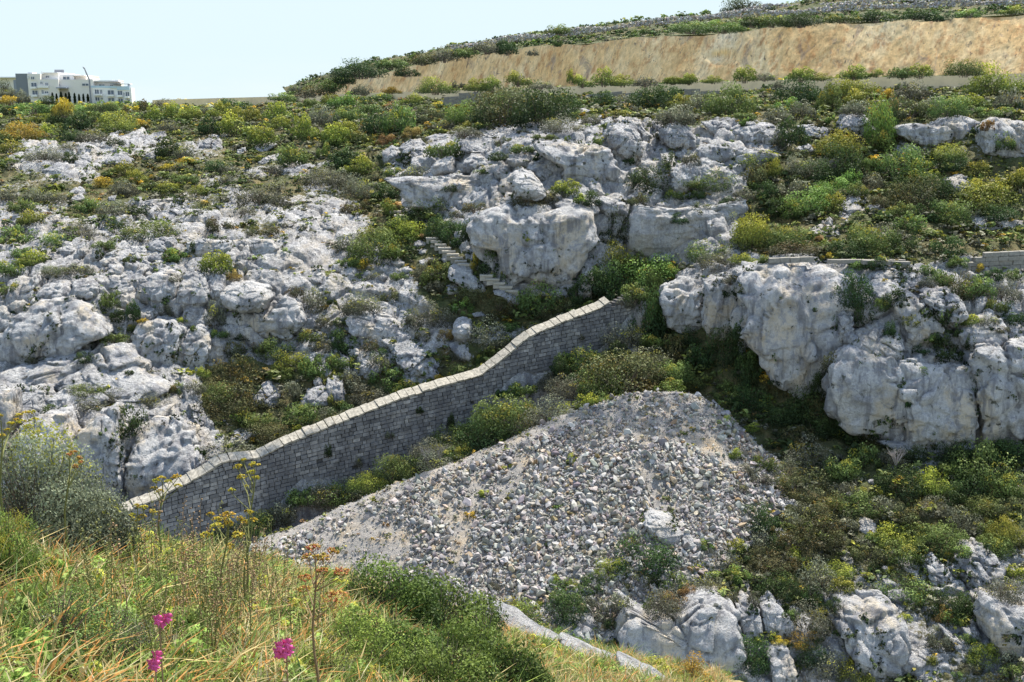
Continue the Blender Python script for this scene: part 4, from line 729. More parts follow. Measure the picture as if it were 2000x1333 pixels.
drystone([(1380,38,206),(1420,27,205),(1496,17,204),(1563,17,202),(1590,10,201)], .8, 'short upper dry stone wall behind the skyline tree', 22); drystone([(1600,12,199),(1750,4,192),(1850,2,188),(2000,-3,182),(2200,-12,178)], .7, 'broken dry stone terrace at the top right skyline', 23)
# ================= stone steps =================
M['step'] = mat_simple('worn_step', (.40, .37, .31), 4, .3)
def steps(pts, n, wdt, label, D):
    g = empty('stone_stairs', at(pts[0][0], pts[0][1], depth(*pts[0], D)), label, 'steps'); r = random.Random(n)
    for i in range(n):
        u = i / max(1, n - 1); x = pts[0][0] * (1 - u) + pts[1][0] * u; y = pts[0][1] * (1 - u) + pts[1][1] * u; Y = depth(pts[0][0], pts[0][1], D) * (1 - u) + depth(pts[1][0], pts[1][1], D) * u - .5; p = at(x, y, Y)
        m = MB(); m.box(p, (wdt * r.uniform(.85, 1.1), .6, .17), None, .025, r); m.box(p + (0, .1, -.3), (wdt * .92, .5, .42), None, .03, r); m.build('step', M['step'], g)
steps([(845, 466), (908, 517)], 9, 1.25, 'main flight of pale stone steps descending through green scrub', D0); steps([(773, 414), (800, 437)], 4, 1.2, 'short upper flight of stone steps half hidden in green scrub', D0); steps([(950, 538), (1000, 568)], 5, 1.2, 'lower flight of stone steps in shade beside the cliff foot', D0)
# ================= apartment building =================
AY = 405.; ZB = (0, 120, .15)
def ax_(x): return at(x * .15, 200, AY)[0]
def az_(y): return at(0, 120 + y * .15, AY)[2]
M['render'] = mat_simple('cream_render', (.80, .74, .66), .1, .12); M['render_w'] = mat_simple('white_render', (.84, .81, .78), .1, .1); M['grey_r'] = mat_simple('grey_render', (.20, .215, .235), .1, .1); M['grey_l'] = mat_simple('mid_grey_render', (.30, .32, .36), .1, .1)
M['glass'] = mat_simple('window_glass', (.10, .125, .16), 1, .2, .15, 0, .6); M['rail'] = mat_simple('glass_railing', (.50, .62, .70), 1, .1, .2); M['metal'] = mat_simple('grey_metal', (.25, .26, .28), 3, .2, .5); M['recess'] = mat_simple('recess_tan', (.42, .37, .32), .4, .1)
bd = empty('apartment_building', (ax_(900), AY, az_(560)), 'long pale apartment block with a dark grey left end on the far left skyline', 'building')
def bx(nm, x0, y0, x1, y1, f, b, mat): m = MB(); m.bb(ax_(x0), ax_(x1), AY + f, AY + b, az_(y1), az_(y0)); return m.build(nm, M[mat], bd)
bx('grey_wing', 150, 240, 226, 620, 3, 20, 'grey_l'); bx('dark_wing', 224, 160, 382, 620, .5, 22, 'grey_r'); bx('wing', 380, 163, 547, 620, .3, 20, 'render'); bx('upper_floor', 545, 150, 747, 245, 3, 18, 'render_w'); bx('wing', 515, 236, 782, 620, 0, 8, 'render'); bx('penthouse', 745, 166, 932, 246, 4, 18, 'render_w'); bx('penthouse', 928, 182, 1078, 246, 5, 18, 'render')
bx('main_block', 780, 238, 1217, 640, 1, 8, 'render'); bx('right_block', 1213, 345, 1716, 640, .2, 4, 'render_w'); bx('penthouse', 1190, 258, 1545, 348, 4, 7, 'render'); bx('roof_slab', 1170, 246, 1545, 262, 1.5, 7, 'render_w'); bx('roof_slab', 540, 143, 750, 153, 2, 18, 'render_w'); bx('roof_slab', 920, 176, 1080, 186, 3, 18, 'render_w'); bx('roof_slab', 1535, 288, 1692, 300, 1, 4, 'render_w'); bx('column', 1665, 298, 1690, 350, 1, 2, 'grey_l'); bx('plant_room', 1370, 238, 1488, 252, 6, 10, 'render_w'); bx('plant_room', 1075, 215, 1190, 246, 6, 10, 'render_w'); bx('plant_room', 300, 138, 360, 162, 6, 10, 'render_w')
for x0, y0, x1, y1, dpt in ((425,280,495,357,.3),(430,380,500,462,.3),(550,265,578,300,.0),(580,185,622,213,3),(430,200,472,238,.3),(596,392,642,418,0),(556,372,582,440,0),(612,280,645,320,0),(760,292,790,322,1),(790,195,878,236,4),(1245,368,1297,445,.2),(1312,372,1338,450,.2),(1412,378,1492,458,.2),(1541,385,1602,465,.2),(1642,400,1690,478,.2),(1245,468,1300,515,.2),(1315,472,1342,515,.2),(1412,478,1490,545,.2),(1543,485,1602,545,.2),(1645,498,1692,552,.2),(1075,290,1160,320,1),(1610,408,1632,440,.2),(1612,508,1632,540,.2),(1255,300,1330,343,4),(1400,303,1440,345,4),(385,195,402,206,.3),(385,215,402,226,.3)):
    m = MB(); m.bb(ax_(x0), ax_(x1), AY + dpt - .12, AY + dpt + .3, az_(y1), az_(y0)); w_ = m.build('window', M['glass'], bd); f = MB(); xm = (x0 + x1) / 2; X0, X1, Z0, Z1_ = ax_(x0) - .12, ax_(x1) + .12, az_(y1) - .1, az_(y0) + .1
    for q in ((X0, X0 + .14, Z0, Z1_), (X1 - .14, X1, Z0, Z1_), (X0 + .14, X1 - .14, Z1_ - .14, Z1_), (X0 + .14, X1 - .14, Z0, Z0 + .14), (ax_(xm) - .05, ax_(xm) + .05, Z0 + .14, Z1_ - .14)): f.bb(q[0], q[1], AY + dpt - .22, AY + dpt - .11, q[2], q[3])
    m2 = f.build('frame', M['render_w'], bd); m2.parent = w_; m2.location = (0, 0, 0)
for x0, y0, x1, y1 in ((425,332,498,358),(430,435,502,462),(520,318,655,347),(565,425,645,446),(1243,425,1342,447),(1408,435,1496,460),(1539,440,1604,467),(1640,455,1694,480),(1408,525,1496,548)): bx('balcony', x0, y0, x1, y1, -1.1, .15, 'render_w')
for x0, y0, x1, y1 in ((1190,318,1380,346),(1382,322,1535,350),(1537,326,1700,375)): bx('glass_railing', x0, y0, x1, y1, -.2, -.05, 'rail')
bx('entrance_recess', 772, 352, 890, 560, .8, 1.3, 'recess'); bx('entrance_canopy', 765, 340, 895, 354, -1.5, 1.1, 'grey_l'); bx('awning', 1460, 290, 1600, 296, -1, 4, 'grey_l')  # entrance recess is a shallow box in darker tan than the block
# left neighbour, boom, garden wall
nb = empty('house', (ax_(40), AY + 30, az_(500)), 'cream house with a flat overhanging roof at the left edge', 'building'); m = MB(); m.bb(ax_(-500), ax_(120), AY + 25, AY + 45, az_(560), az_(190)); m.build('wall', M['render'], nb); m = MB(); m.bb(ax_(-520), ax_(136), AY + 23, AY + 46, az_(192), az_(178)); m.build('roof', M['render_w'], nb)
for x in (10, 70): m = MB(); m.bb(ax_(x), ax_(x + 24), AY + 24.9, AY + 25.3, az_(250), az_(215)); m.build('window', M['glass'], nb)
m = MB(); m.tube([(ax_(1213), AY - 2, az_(560)), (ax_(1213), AY - 2, az_(240)), (ax_(1190), AY - 2, az_(180)), (ax_(1158), AY - 2, az_(88)), (ax_(1140), AY - 2, az_(76))], [.35, .3, .28, .22, .15]); m.tube([(ax_(1158), AY - 2, az_(88)), (ax_(1152), AY - 2, az_(100))], .3); tag(m.build('crane_boom', M['metal']), 'thin dark crane boom rising above the apartment block', 'crane')
m = MB(); m.bb(ax_(-900), ax_(95), 330, 331, az_(520), az_(440)); m.bb(ax_(98), ax_(240), 328, 329, az_(515), az_(425)); tag(m.build('garden_wall', M['ashlar']), 'pale garden wall below the trees at the far left', 'wall')
m = MB(); [m.tube([(ax_(x), AY + 8, az_(y0)), (ax_(x), AY + 8, az_(y1))], .12, 5) for x, y0, y1 in ((457, 170, 125), (626, 150, 118), (690, 150, 112))]; m.box((ax_(690), AY + 8, az_(122)), (3.4, .3, 1.2)); o = m.build('antenna', M['metal'], bd)
# ================= shrubs and trees of the far slopes =================
PAL = {  # bottom / middle / top leaf colours; bottoms carry painted shade, S and Y tops flower
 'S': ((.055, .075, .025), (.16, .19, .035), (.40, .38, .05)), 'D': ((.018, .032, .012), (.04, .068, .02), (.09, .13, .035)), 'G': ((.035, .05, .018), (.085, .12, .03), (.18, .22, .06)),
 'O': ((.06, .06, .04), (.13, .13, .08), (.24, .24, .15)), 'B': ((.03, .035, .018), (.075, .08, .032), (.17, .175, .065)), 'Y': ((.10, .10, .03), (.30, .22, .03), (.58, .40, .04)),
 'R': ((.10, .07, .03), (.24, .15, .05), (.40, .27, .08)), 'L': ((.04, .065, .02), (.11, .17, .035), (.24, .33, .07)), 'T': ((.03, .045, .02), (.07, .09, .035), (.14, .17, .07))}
def lobes_(r, n, flat):
    c = []
    for i in range(n // 3):
        a = r.uniform(0, 2 * math.pi); rad = r.uniform(.18, .30); c.append((.78 * math.cos(a), .78 * math.sin(a), r.uniform(.08, .3), rad))
    n = n - len(c)
    for i in range(n):
        a = r.uniform(0, 2 * math.pi); q = math.sqrt(r.uniform(0, 1)) * .80; rad = r.uniform(.20, .40); z = (1 - q * q) ** .5 * r.uniform(.12, .95); c.append((q * math.cos(a), q * math.sin(a), max(z - rad * .35, rad * .2), rad))
    return np.array(c)
def foliage(seed, kind, n=2600, leaf=.030, nl=26, upright=.0):
    r = np.random.RandomState(seed); c = lobes_(r, nl, 0); w_ = c[:, 3] ** 2; k = r.choice(nl, n, p=w_ / w_.sum()); d = r.normal(size=(n, 3)); d[:, 2] = d[:, 2] * .8 + .35; d /= np.linalg.norm(d, axis=1, keepdims=True)
    rr = c[k, 3] * np.where(r.rand(n) < .8, r.uniform(.86, 1.08, n), r.uniform(.4, .9, n)); p = c[k, :3] + d * rr[:, None]; p[:, 2] = np.abs(p[:, 2])
    sprig = r.rand(n) < .08; p[sprig] += d[sprig] * r.uniform(.02, .10, (sprig.sum(), 1))
    lobe_b = r.uniform(.75, 1.25, nl)[k]; t = np.clip(p[:, 2] * .75 + d[:, 2] * .35 + r.normal(0, .12, n), 0, 1)[:, None]; P3 = np.array(PAL[kind]) * {'D': 1.1, 'B': 1.1, 'G': 1.38, 'O': 1.2, 'T': 1.0}.get(kind, 1.15); col = np.where(t < .5, P3[0] + (P3[1] - P3[0]) * t * 2, P3[1] + (P3[2] - P3[1]) * (t * 2 - 1))  # leaf colour lightens with height and upward facing, shading put into the tint
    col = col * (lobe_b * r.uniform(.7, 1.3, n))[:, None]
    if kind in 'GLO': 
        y = (r.rand(nl) < .12)[k] & (t[:, 0] > .6); col[y] = (.36, .33, .05)
    if kind == 'B': y = (r.rand(nl) < .25)[k]; col[y] = col[y] * (1.3, .95, .7)
    nrm = d + r.normal(0, .55, (n, 3)); nrm /= np.linalg.norm(nrm, axis=1, keepdims=True); a = np.cross(nrm, r.normal(size=(n, 3))); a /= np.linalg.norm(a, axis=1, keepdims=True); b = np.cross(nrm, a)
    s = leaf * r.uniform(.6, 1.5, (n, 1)); V = np.stack([p - a * s * 1.25, p - b * s * .7, p + a * s * 1.25, p + b * s * .7], 1).reshape(-1, 3); return V, np.arange(4 * n).reshape(-1, 4), col
def add_stems(V, Fc, col, r, n=9, h=.8):
    m = MB()
    for i in range(n):
        a = r.uniform(0, 6.28); q = r.uniform(.2, .75); m.tube([(0.3 * q * math.cos(a), .3 * q * math.sin(a), -.1), (q * .5 * math.cos(a), q * .5 * math.sin(a), h * .3), (q * math.cos(a + .2), q * math.sin(a + .2), h * r.uniform(.5, .9))], [.022, .016, .006], 4)
    sv = np.concatenate(m.V); sf = np.array([f if len(f) == 4 else f for f in m.F if len(f) == 4]) + len(V)
    return np.concatenate([V, sv]), np.concatenate([Fc, sf]), np.concatenate([col, np.tile((.15, .12, .09), (len(sf), 1))]), np.r_[np.zeros(len(Fc), int), np.ones(len(sf), int)]
PROTO = {}
for K in 'SDGOBYRLT':
    for v in range(3):
        for big in (0, 1, 2):
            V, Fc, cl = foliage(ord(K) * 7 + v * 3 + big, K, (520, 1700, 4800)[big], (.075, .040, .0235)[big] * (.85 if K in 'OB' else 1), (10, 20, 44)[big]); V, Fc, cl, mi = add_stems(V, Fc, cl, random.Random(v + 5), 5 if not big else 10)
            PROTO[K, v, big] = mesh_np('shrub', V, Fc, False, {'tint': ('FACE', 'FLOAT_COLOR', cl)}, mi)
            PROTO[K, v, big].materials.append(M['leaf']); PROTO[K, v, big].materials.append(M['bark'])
NM = {'S': ('spurge_bush', 'yellow-green domed bush', 'bush'), 'D': ('evergreen_shrub', 'dark evergreen shrub', 'shrub'), 'G': ('green_shrub', 'mid-green shrub', 'shrub'), 'O': ('grey_shrub', 'grey-olive scrubby bush', 'shrub'), 'B': ('heath_shrub', 'brownish heath shrub', 'shrub'),
      'Y': ('flowering_bush', 'golden flowering bush', 'bush'), 'R': ('dry_shrub', 'orange dried shrub', 'shrub'), 'L': ('leafy_shrub', 'bright green leafy shrub', 'shrub'), 'T': ('carob_tree', 'dense round tree', 'tree')}
PAL = PAL
GRP = {k: v[1] + 's of the valley sides' for k, v in NM.items()}; vi = 0
def shrub(px, py, w_, h_, K, D=None, Y=None, label=None):
    global vi; vi += 1; r = random.Random(vi); K = K[0]
    by = py + h_ * .42; Y = Y or depth(px, by, D1 if D is None else D, 1); Yc = depth(px, py, D1, 2)
    Y = min(Y, Yc + 1.0); m = Y / F; W = w_ * m * .66; Hh = h_ * m * 1.12; big = 0 if max(w_, h_) < 26 else 1 if max(w_, h_) < 62 else 2
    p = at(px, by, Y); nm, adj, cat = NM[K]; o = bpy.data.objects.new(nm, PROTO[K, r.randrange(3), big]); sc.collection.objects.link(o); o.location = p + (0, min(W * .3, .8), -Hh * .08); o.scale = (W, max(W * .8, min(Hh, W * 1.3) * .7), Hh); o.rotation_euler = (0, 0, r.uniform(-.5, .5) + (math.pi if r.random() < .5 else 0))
    tag(o, label, cat, GRP[K])
    size = 'small ' if w_ < 30 else 'broad ' if w_ > 78 else ''
    if not label: auto_label(o, size + adj, px, py)
    return o
TAB = {}
TAB[Z1] = "125 540 60 70 O;265 560 80 40 D;350 600 110 90 Y;470 620 150 70 L;340 660 120 110 D;430 680 130 110 D;120 740 180 100 Y;250 740 110 80 S;230 660 120 80 S;650 690 190 110 S;570 650 120 90 G;710 620 80 70 B;820 590 110 80 B;855 640 90 80 S;960 625 130 90 S;1060 640 120 80 S;790 690 90 50 Y;920 700 100 60 O;900 580 100 60 O;1150 620 80 70 O;1230 620 120 90 S;1290 600 160 80 D;1300 640 120 70 S;1160 700 100 110 D;1300 710 170 130 S;1400 650 100 90 S;1460 760 140 120 S;1540 630 130 110 S;1550 690 120 80 S;1800 650 140 130 O;1690 720 120 140 S;1930 640 110 100 G;1850 560 100 80 S;1880 760 150 130 S;1620 870 140 120 G;1800 840 70 80 L;1940 890 150 110 D;930 830 120 120 D;1020 850 100 90 O;240 860 180 80 O;370 820 90 50 O;640 795 90 50 D;390 880 80 60 D;690 950 120 80 S;945 930 110 40 Y;750 990 110 70 S;670 1040 130 80 O;920 1050 120 60 S;730 1060 100 70 O;1190 930 110 60 D;1270 940 90 60 O;1450 1090 260 130 O;1520 950 110 70 O;1250 1000 80 60 O;1190 1030 70 60 G;1800 980 240 90 O;1940 1040 120 70 O;110 1150 120 80 G;190 1090 120 80 O;300 1100 110 70 O;170 1220 150 80 S;480 1150 120 90 G;620 1160 160 80 O;770 1175 110 50 D;1210 1250 140 90 B;1390 1290 90 50 B;820 1290 280 90 G;80 1300 130 70 O;430 1280 200 80 O;30 760 120 90 G;60 830 140 70 S;520 760 150 70 O;400 760 110 60 D;1050 900 110 50 Y;1000 930 100 50 O;830 1040 110 60 G;1040 1000 110 60 G;560 1020 110 60 Y;20 900 80 60 G;30 1080 110 80 O;1360 1180 110 60 O;1100 1060 90 50 S;40 560 110 50 Y;170 600 150 60 L;40 620 60 50 D;560 590 120 60 G;640 600 90 50 L;1720 580 110 80 G;1640 560 90 50 L;1560 540 120 40 L;1760 500 160 60 B;1700 520 100 50 O;1850 470 120 80 G;1650 490 50 40 O"
TAB[Z2] = "150 385 240 90 D;330 350 150 60 G;500 330 120 60 B;620 300 130 80 O;740 290 130 60 G;860 260 130 70 O;970 260 100 80 D;1260 165 120 50 L;1240 240 60 40 G;1740 170 50 40 G;1110 290 60 40 O;575 480 190 80 S;320 505 100 35 Y;800 475 110 65 S;880 470 110 70 S;1030 440 120 70 S;1160 475 110 40 O;1390 455 110 60 S;1510 430 110 90 S;1620 450 110 60 S;1740 450 120 60 O;1900 450 90 40 S;1985 440 80 50 S;1330 430 50 70 S;980 600 380 220 B;1180 600 300 220 D;920 520 200 90 B;730 640 180 120 L;945 560 100 70 L;1140 630 130 100 L;890 640 200 120 D;1290 610 180 130 D;880 690 170 60 G;620 700 100 70 O;530 650 140 90 B;370 680 150 170 G;250 700 130 120 D;200 610 110 80 G;60 560 150 90 L;90 640 150 90 G;60 720 130 90 S;740 740 150 60 O;760 710 120 50 S;615 825 160 110 G;335 955 90 60 G;450 965 160 90 O;1290 700 200 80 O;1450 670 100 60 O;1065 825 120 60 G;1130 760 60 40 G;1210 765 80 40 G;945 790 70 50 O;940 875 130 50 D;1145 875 50 50 D;1060 730 60 30 O;1510 560 120 90 D;1630 560 130 60 O;1800 550 230 140 D;1950 590 130 90 B;1900 650 160 90 O;1600 640 110 50 S;1710 610 60 40 O;1490 785 60 60 G;1300 1050 160 90 S;1200 1100 110 90 O;1420 1110 120 80 D;1090 1130 180 60 B;1780 1000 240 140 D;1570 1260 170 200 D;850 950 70 40 G;580 1060 70 120 D;800 1160 130 60 B;1110 1245 70 40 D;60 880 160 90 D;150 930 150 100 S;50 980 120 90 O;130 1060 180 120 O;310 1070 160 90 D;330 1170 120 120 L;110 1170 120 60 B;200 1140 100 60 B;530 1190 230 140 D;420 1260 200 110 G;330 1290 150 80 G;230 1310 180 80 S;620 1280 180 120 D;650 1050 80 40 D;450 560 110 60 S;240 540 140 60 G;600 590 90 40 Y;160 760 130 90 G;300 780 90 60 R;440 740 90 60 R;700 1200 90 50 B;1700 1110 110 70 B;1650 900 60 50 D;900 1240 80 40 B;1340 1240 60 40 D;1380 1110 60 50 S;60 440 110 60 D;170 500 110 60 O;410 400 120 50 D;700 470 60 40 O"
TAB[Z3] = "150 150 200 60 G;330 150 180 60 L;480 120 100 50 D;600 110 150 70 G;760 110 180 70 D;1000 100 160 50 G;1180 90 160 60 D;1400 80 160 50 D;1530 90 120 50 D;1700 75 120 40 L;1940 60 110 40 S;445 415 110 80 S;560 425 100 50 O;45 450 90 40 S;135 445 90 50 S;270 445 90 40 S;765 415 130 70 S;880 430 90 40 S;1060 405 130 70 S;1180 410 80 40 S;1330 400 130 70 G;1430 395 120 70 S;1680 375 180 90 G;30 540 120 90 D;90 570 130 70 S;190 570 150 130 O;365 570 250 190 G;750 510 220 150 D;1050 500 250 130 S;1100 560 170 100 S;920 560 120 160 G;1080 600 150 80 O;680 590 120 70 L;770 610 120 110 O;630 640 150 100 O;60 640 170 110 O;430 650 130 60 G;440 680 50 50 L;710 740 160 160 D;1840 460 260 170 S;1930 560 150 160 O;1400 510 160 130 O;1360 620 160 120 B;1480 590 130 100 O;1590 600 180 120 G;1700 570 150 80 S;1270 590 60 130 R;1200 700 130 260 L;1240 660 90 200 D;1870 630 150 60 L;910 670 70 50 L;1220 800 120 130 L;980 820 240 150 S;980 910 220 180 D;430 890 150 70 S;560 880 150 70 S;600 950 90 110 S;500 970 130 130 B;140 880 90 90 O;760 930 180 110 O;850 960 180 110 D;280 1010 230 120 G;130 1020 100 60 G;720 1050 160 110 O;930 1060 200 110 L;820 1130 240 130 L;720 1170 130 100 L;620 1160 110 110 D;940 1140 150 110 S;1040 1000 100 100 L;1070 1060 100 80 G;1330 910 240 180 G;1430 960 170 110 S;1590 860 180 90 S;1600 910 180 90 D;1740 950 150 90 S;1420 1080 260 180 B;1500 1050 200 150 D;1600 1190 200 130 G;1820 1090 330 180 S;1960 1000 160 100 S;1850 1190 200 80 D;1210 1120 110 80 B;1120 1290 150 90 G;1240 1290 160 90 O;1370 1250 150 110 G;490 1290 190 140 S;700 1310 220 110 G;440 1080 110 60 O;1890 790 100 90 G;1980 780 60 60 D;1740 720 60 50 D;90 1220 110 60 D;220 1170 140 60 B;350 1210 100 80 O;1130 920 110 110 G;1170 1010 110 90 O;560 1060 120 90 D;1300 1040 120 90 D;640 780 80 120 O;1450 610 110 70 G;1760 620 120 60 G;1230 530 90 70 Y;1050 420 90 40 S;620 470 60 40 O;1800 700 60 60 R;540 600 90 50 G;1480 1180 170 110 D;1700 1180 110 70 O;1330 1180 130 90 G;20 900 60 90 D;60 1080 90 70 G;360 1130 110 60 D;180 1090 80 50 D"
TAB[Z4] = "90 90 160 110 G;330 110 200 80 G;40 260 130 110 G;170 220 160 90 S;40 380 110 80 G;610 440 100 130 G;650 530 80 80 D;480 550 150 80 G;430 270 150 70 O;300 290 180 60 B;980 200 110 70 L;1200 240 160 130 S;970 325 110 40 O;930 490 110 80 O;1190 520 110 150 O;1220 630 90 60 G;740 500 70 120 D;620 660 150 80 G;165 775 100 60 O;795 560 60 30 Y;1300 720 110 90 B;1300 860 250 180 B;1240 1010 310 200 B;1180 970 200 100 G;1530 720 190 130 G;1440 700 100 70 B;1740 640 120 90 G;1620 800 180 120 S;1750 810 150 150 G;1920 680 130 120 D;1960 480 110 110 O;1750 440 120 150 O;1800 560 90 90 O;1500 1010 150 80 B;1400 1110 200 110 G;1680 1090 190 120 G;1850 1110 200 120 O;1460 1190 250 100 B;1650 1170 90 50 S;1620 950 110 130 O;1950 880 110 120 O;470 950 190 60 G;710 1120 160 160 D;830 1010 190 90 O;630 980 110 70 O;500 1030 160 70 O;280 1080 120 80 D;390 810 140 50 O;460 770 90 60 D;940 940 70 50 B;990 940 80 70 G;1090 930 100 80 O;1120 850 80 60 S;860 1250 80 70 D;1250 1290 280 90 O;1300 310 80 60 R;660 840 70 30 B;1610 600 60 50 O;700 600 80 60 G;570 140 110 70 G;1080 150 40 60 D;60 100 60 50 O;660 30 90 60 D;1500 60 90 50 B;1430 40 50 40 G;1250 200 50 40 D;1360 290 60 50 O;720 215 70 40 G;550 190 40 50 D;120 180 110 70 G;500 500 80 50 D;560 860 60 30 G;720 850 50 35 D;270 780 40 25 D;410 550 70 60 D;450 600 60 50 D;1080 600 40 40 G;1010 560 50 30 S;1590 610 50 60 B;1320 530 40 30 D;1360 640 90 60 D;1890 560 60 60 G;1640 400 90 60 B;130 630 50 30 D;1900 780 120 100 G;1790 700 110 80 O;1560 860 110 80 G;1330 1100 90 60 L;1860 1010 90 80 S;1530 30 60 50 O;1960 560 80 60 G"
TAB[Z5] = "240 150 260 180 G;100 130 150 110 O;410 70 200 120 S;340 180 130 90 L;590 300 160 130 G;590 360 110 80 O;800 230 60 110 Y;690 90 150 120 D;870 230 120 140 D;985 140 160 110 D;1240 160 140 110 D;1130 130 150 70 G;1565 205 190 150 S;1685 160 90 70 S;1800 290 290 150 L;1540 350 230 220 D;1700 240 130 110 G;1160 430 240 190 G;1060 500 60 70 L;760 430 180 110 B;930 480 240 140 B;720 490 100 90 L;590 530 190 130 O;460 550 90 130 O;510 650 90 60 B;630 640 80 60 R;880 640 210 140 O;900 740 110 90 G;740 840 200 80 G;600 885 130 60 Y;160 470 180 110 O;320 420 110 80 B;60 680 160 130 D;240 780 130 90 O;300 880 170 130 G;410 940 180 90 L;200 980 220 110 O;100 900 140 110 O;40 1070 140 80 D;700 750 90 70 O;800 770 80 80 G;1370 510 170 60 G;1220 530 120 80 B;1000 500 90 100 B;580 780 50 30 S;500 280 90 90 O;80 230 110 70 G;170 250 110 60 Y;230 310 90 50 O;370 310 90 50 G;560 240 80 60 B;780 60 110 110 D;600 40 130 80 G;850 150 90 80 D;200 700 90 60 B;260 750 90 60 D;500 800 60 40 G;640 60 110 70 D;1450 330 160 140 D;1370 420 110 120 D;1280 470 120 90 B;1000 590 80 60 G;850 560 100 50 O;450 60 100 60 Y;330 60 120 70 D;930 300 90 80 G"
TAB['w'] = "1640 870 440 230 B;1760 830 280 150 B;1500 900 260 180 G;1750 790 260 130 O;1900 850 200 110 G;1320 930 220 120 O;1430 1020 160 100 S;1690 1020 100 60 L;1230 1080 300 150 O;950 1110 330 220 G;830 1200 260 160 D;1800 680 150 80 L;1450 790 90 80 D;1270 800 80 110 D;1600 720 110 80 D;540 1290 220 110 O;1540 1110 90 50 S;1930 700 140 140 B;1100 1150 220 120 O;1040 1060 160 110 G;700 1290 160 90 G;1380 870 140 90 D;1880 930 160 70 L;1560 1010 180 100 G"
TAB[Z6] = "490 80 200 180 S;700 100 220 140 G;730 160 280 70 B;250 170 240 110 G;310 230 190 120 O;50 290 130 80 L;430 220 130 60 S;560 220 80 50 L;1030 170 200 100 D;1170 110 220 170 G;1310 140 160 120 D;1590 220 80 50 L;1580 160 160 120 D;1050 390 180 190 D;1100 510 130 140 D;1260 430 150 110 D;1170 240 120 70 D;1200 470 70 80 G;765 370 60 70 D;640 315 40 30 D;870 620 70 80 D;950 580 50 90 D;580 380 80 40 R;1370 560 90 70 S;1330 820 220 110 D;1450 830 150 60 G;1580 720 150 140 D;1570 675 70 50 O;1480 690 120 50 B;1480 960 80 80 D;1575 1020 70 50 B;1735 920 90 100 D;1290 960 60 90 B;1170 1150 120 130 D;1540 320 130 100 G;1650 370 200 150 B;1760 380 170 120 G;1880 400 190 120 O;1950 520 160 120 D;1850 470 120 90 G;1700 560 130 60 S;1880 610 80 40 B;1880 780 50 60 D;1470 350 90 60 O;1820 300 120 70 D;1950 300 100 70 G;150 640 200 100 D;350 700 180 220 D;470 830 150 200 D;600 920 150 160 B;780 1030 200 200 D;950 800 130 130 B;880 900 120 200 D;960 1120 180 150 D;620 1090 200 120 D;730 1200 200 90 B;330 560 90 150 D;-70 420 130 260 D;-30 620 130 160 D;60 720 180 150 B;200 760 160 140 D;470 1000 180 140 D;850 1150 180 130 D;1050 1190 140 110 D;150 880 240 120 G;370 920 140 90 G;50 900 200 110 S;350 990 130 70 G;1620 1290 220 110 D;1900 1290 200 110 D;330 1130 90 60 L;490 1160 90 60 S;340 400 70 60 D;290 350 60 50 D;700 720 40 30 D;840 500 35 25 D;460 510 35 30 D;540 660 35 30 D;560 450 40 30 B;380 330 110 60 O;1630 620 60 60 D;1700 680 60 80 D;1540 640 110 80 D;1460 280 80 60 G;1250 610 60 90 D;1330 470 50 40 D;1560 330 70 50 B;1640 240 110 60 G;430 600 90 130 D;1800 560 110 60 O;720 1060 140 110 D;1100 1120 120 90 D;190 560 40 30 D;1700 830 60 80 D;1350 1010 40 70 D;1440 720 110 60 D;1850 230 120 60 G;1080 250 110 60 L;900 200 60 40 Y;1750 270 80 50 Y"
TAB[Z8] = "180 230 200 90 S;60 290 170 120 O;330 140 210 130 G;590 110 230 100 O;720 60 100 60 S;1330 90 60 50 S;590 225 50 30 S;830 280 70 50 S;1245 350 70 40 L;850 410 30 30 L;1740 640 320 200 D;1660 540 120 90 O;1550 700 190 110 S;1480 620 90 70 O;1690 770 150 110 B;1280 760 130 80 G;1320 840 200 120 G;1300 920 210 150 D;1400 890 120 110 O;1500 940 130 150 O;1600 880 150 140 O;1730 930 170 120 G;1850 900 200 160 O;1130 900 80 60 G;910 790 80 60 O;1800 760 100 80 D;1900 780 160 110 G;1120 1020 240 110 L;1330 1120 260 140 L;1480 1190 200 110 L;1660 1090 160 100 O;1580 1110 100 80 G;1050 830 90 60 O;1180 820 70 40 D;1010 870 60 50 O;440 250 40 40 L;760 390 50 30 Y;480 520 40 30 L;1000 480 30 25 G;1200 560 40 30 G;1400 560 70 60 O;1440 800 130 110 D;1570 1010 110 60 D;1240 860 60 60 O;1700 1000 120 60 D;1850 1020 120 60 D"
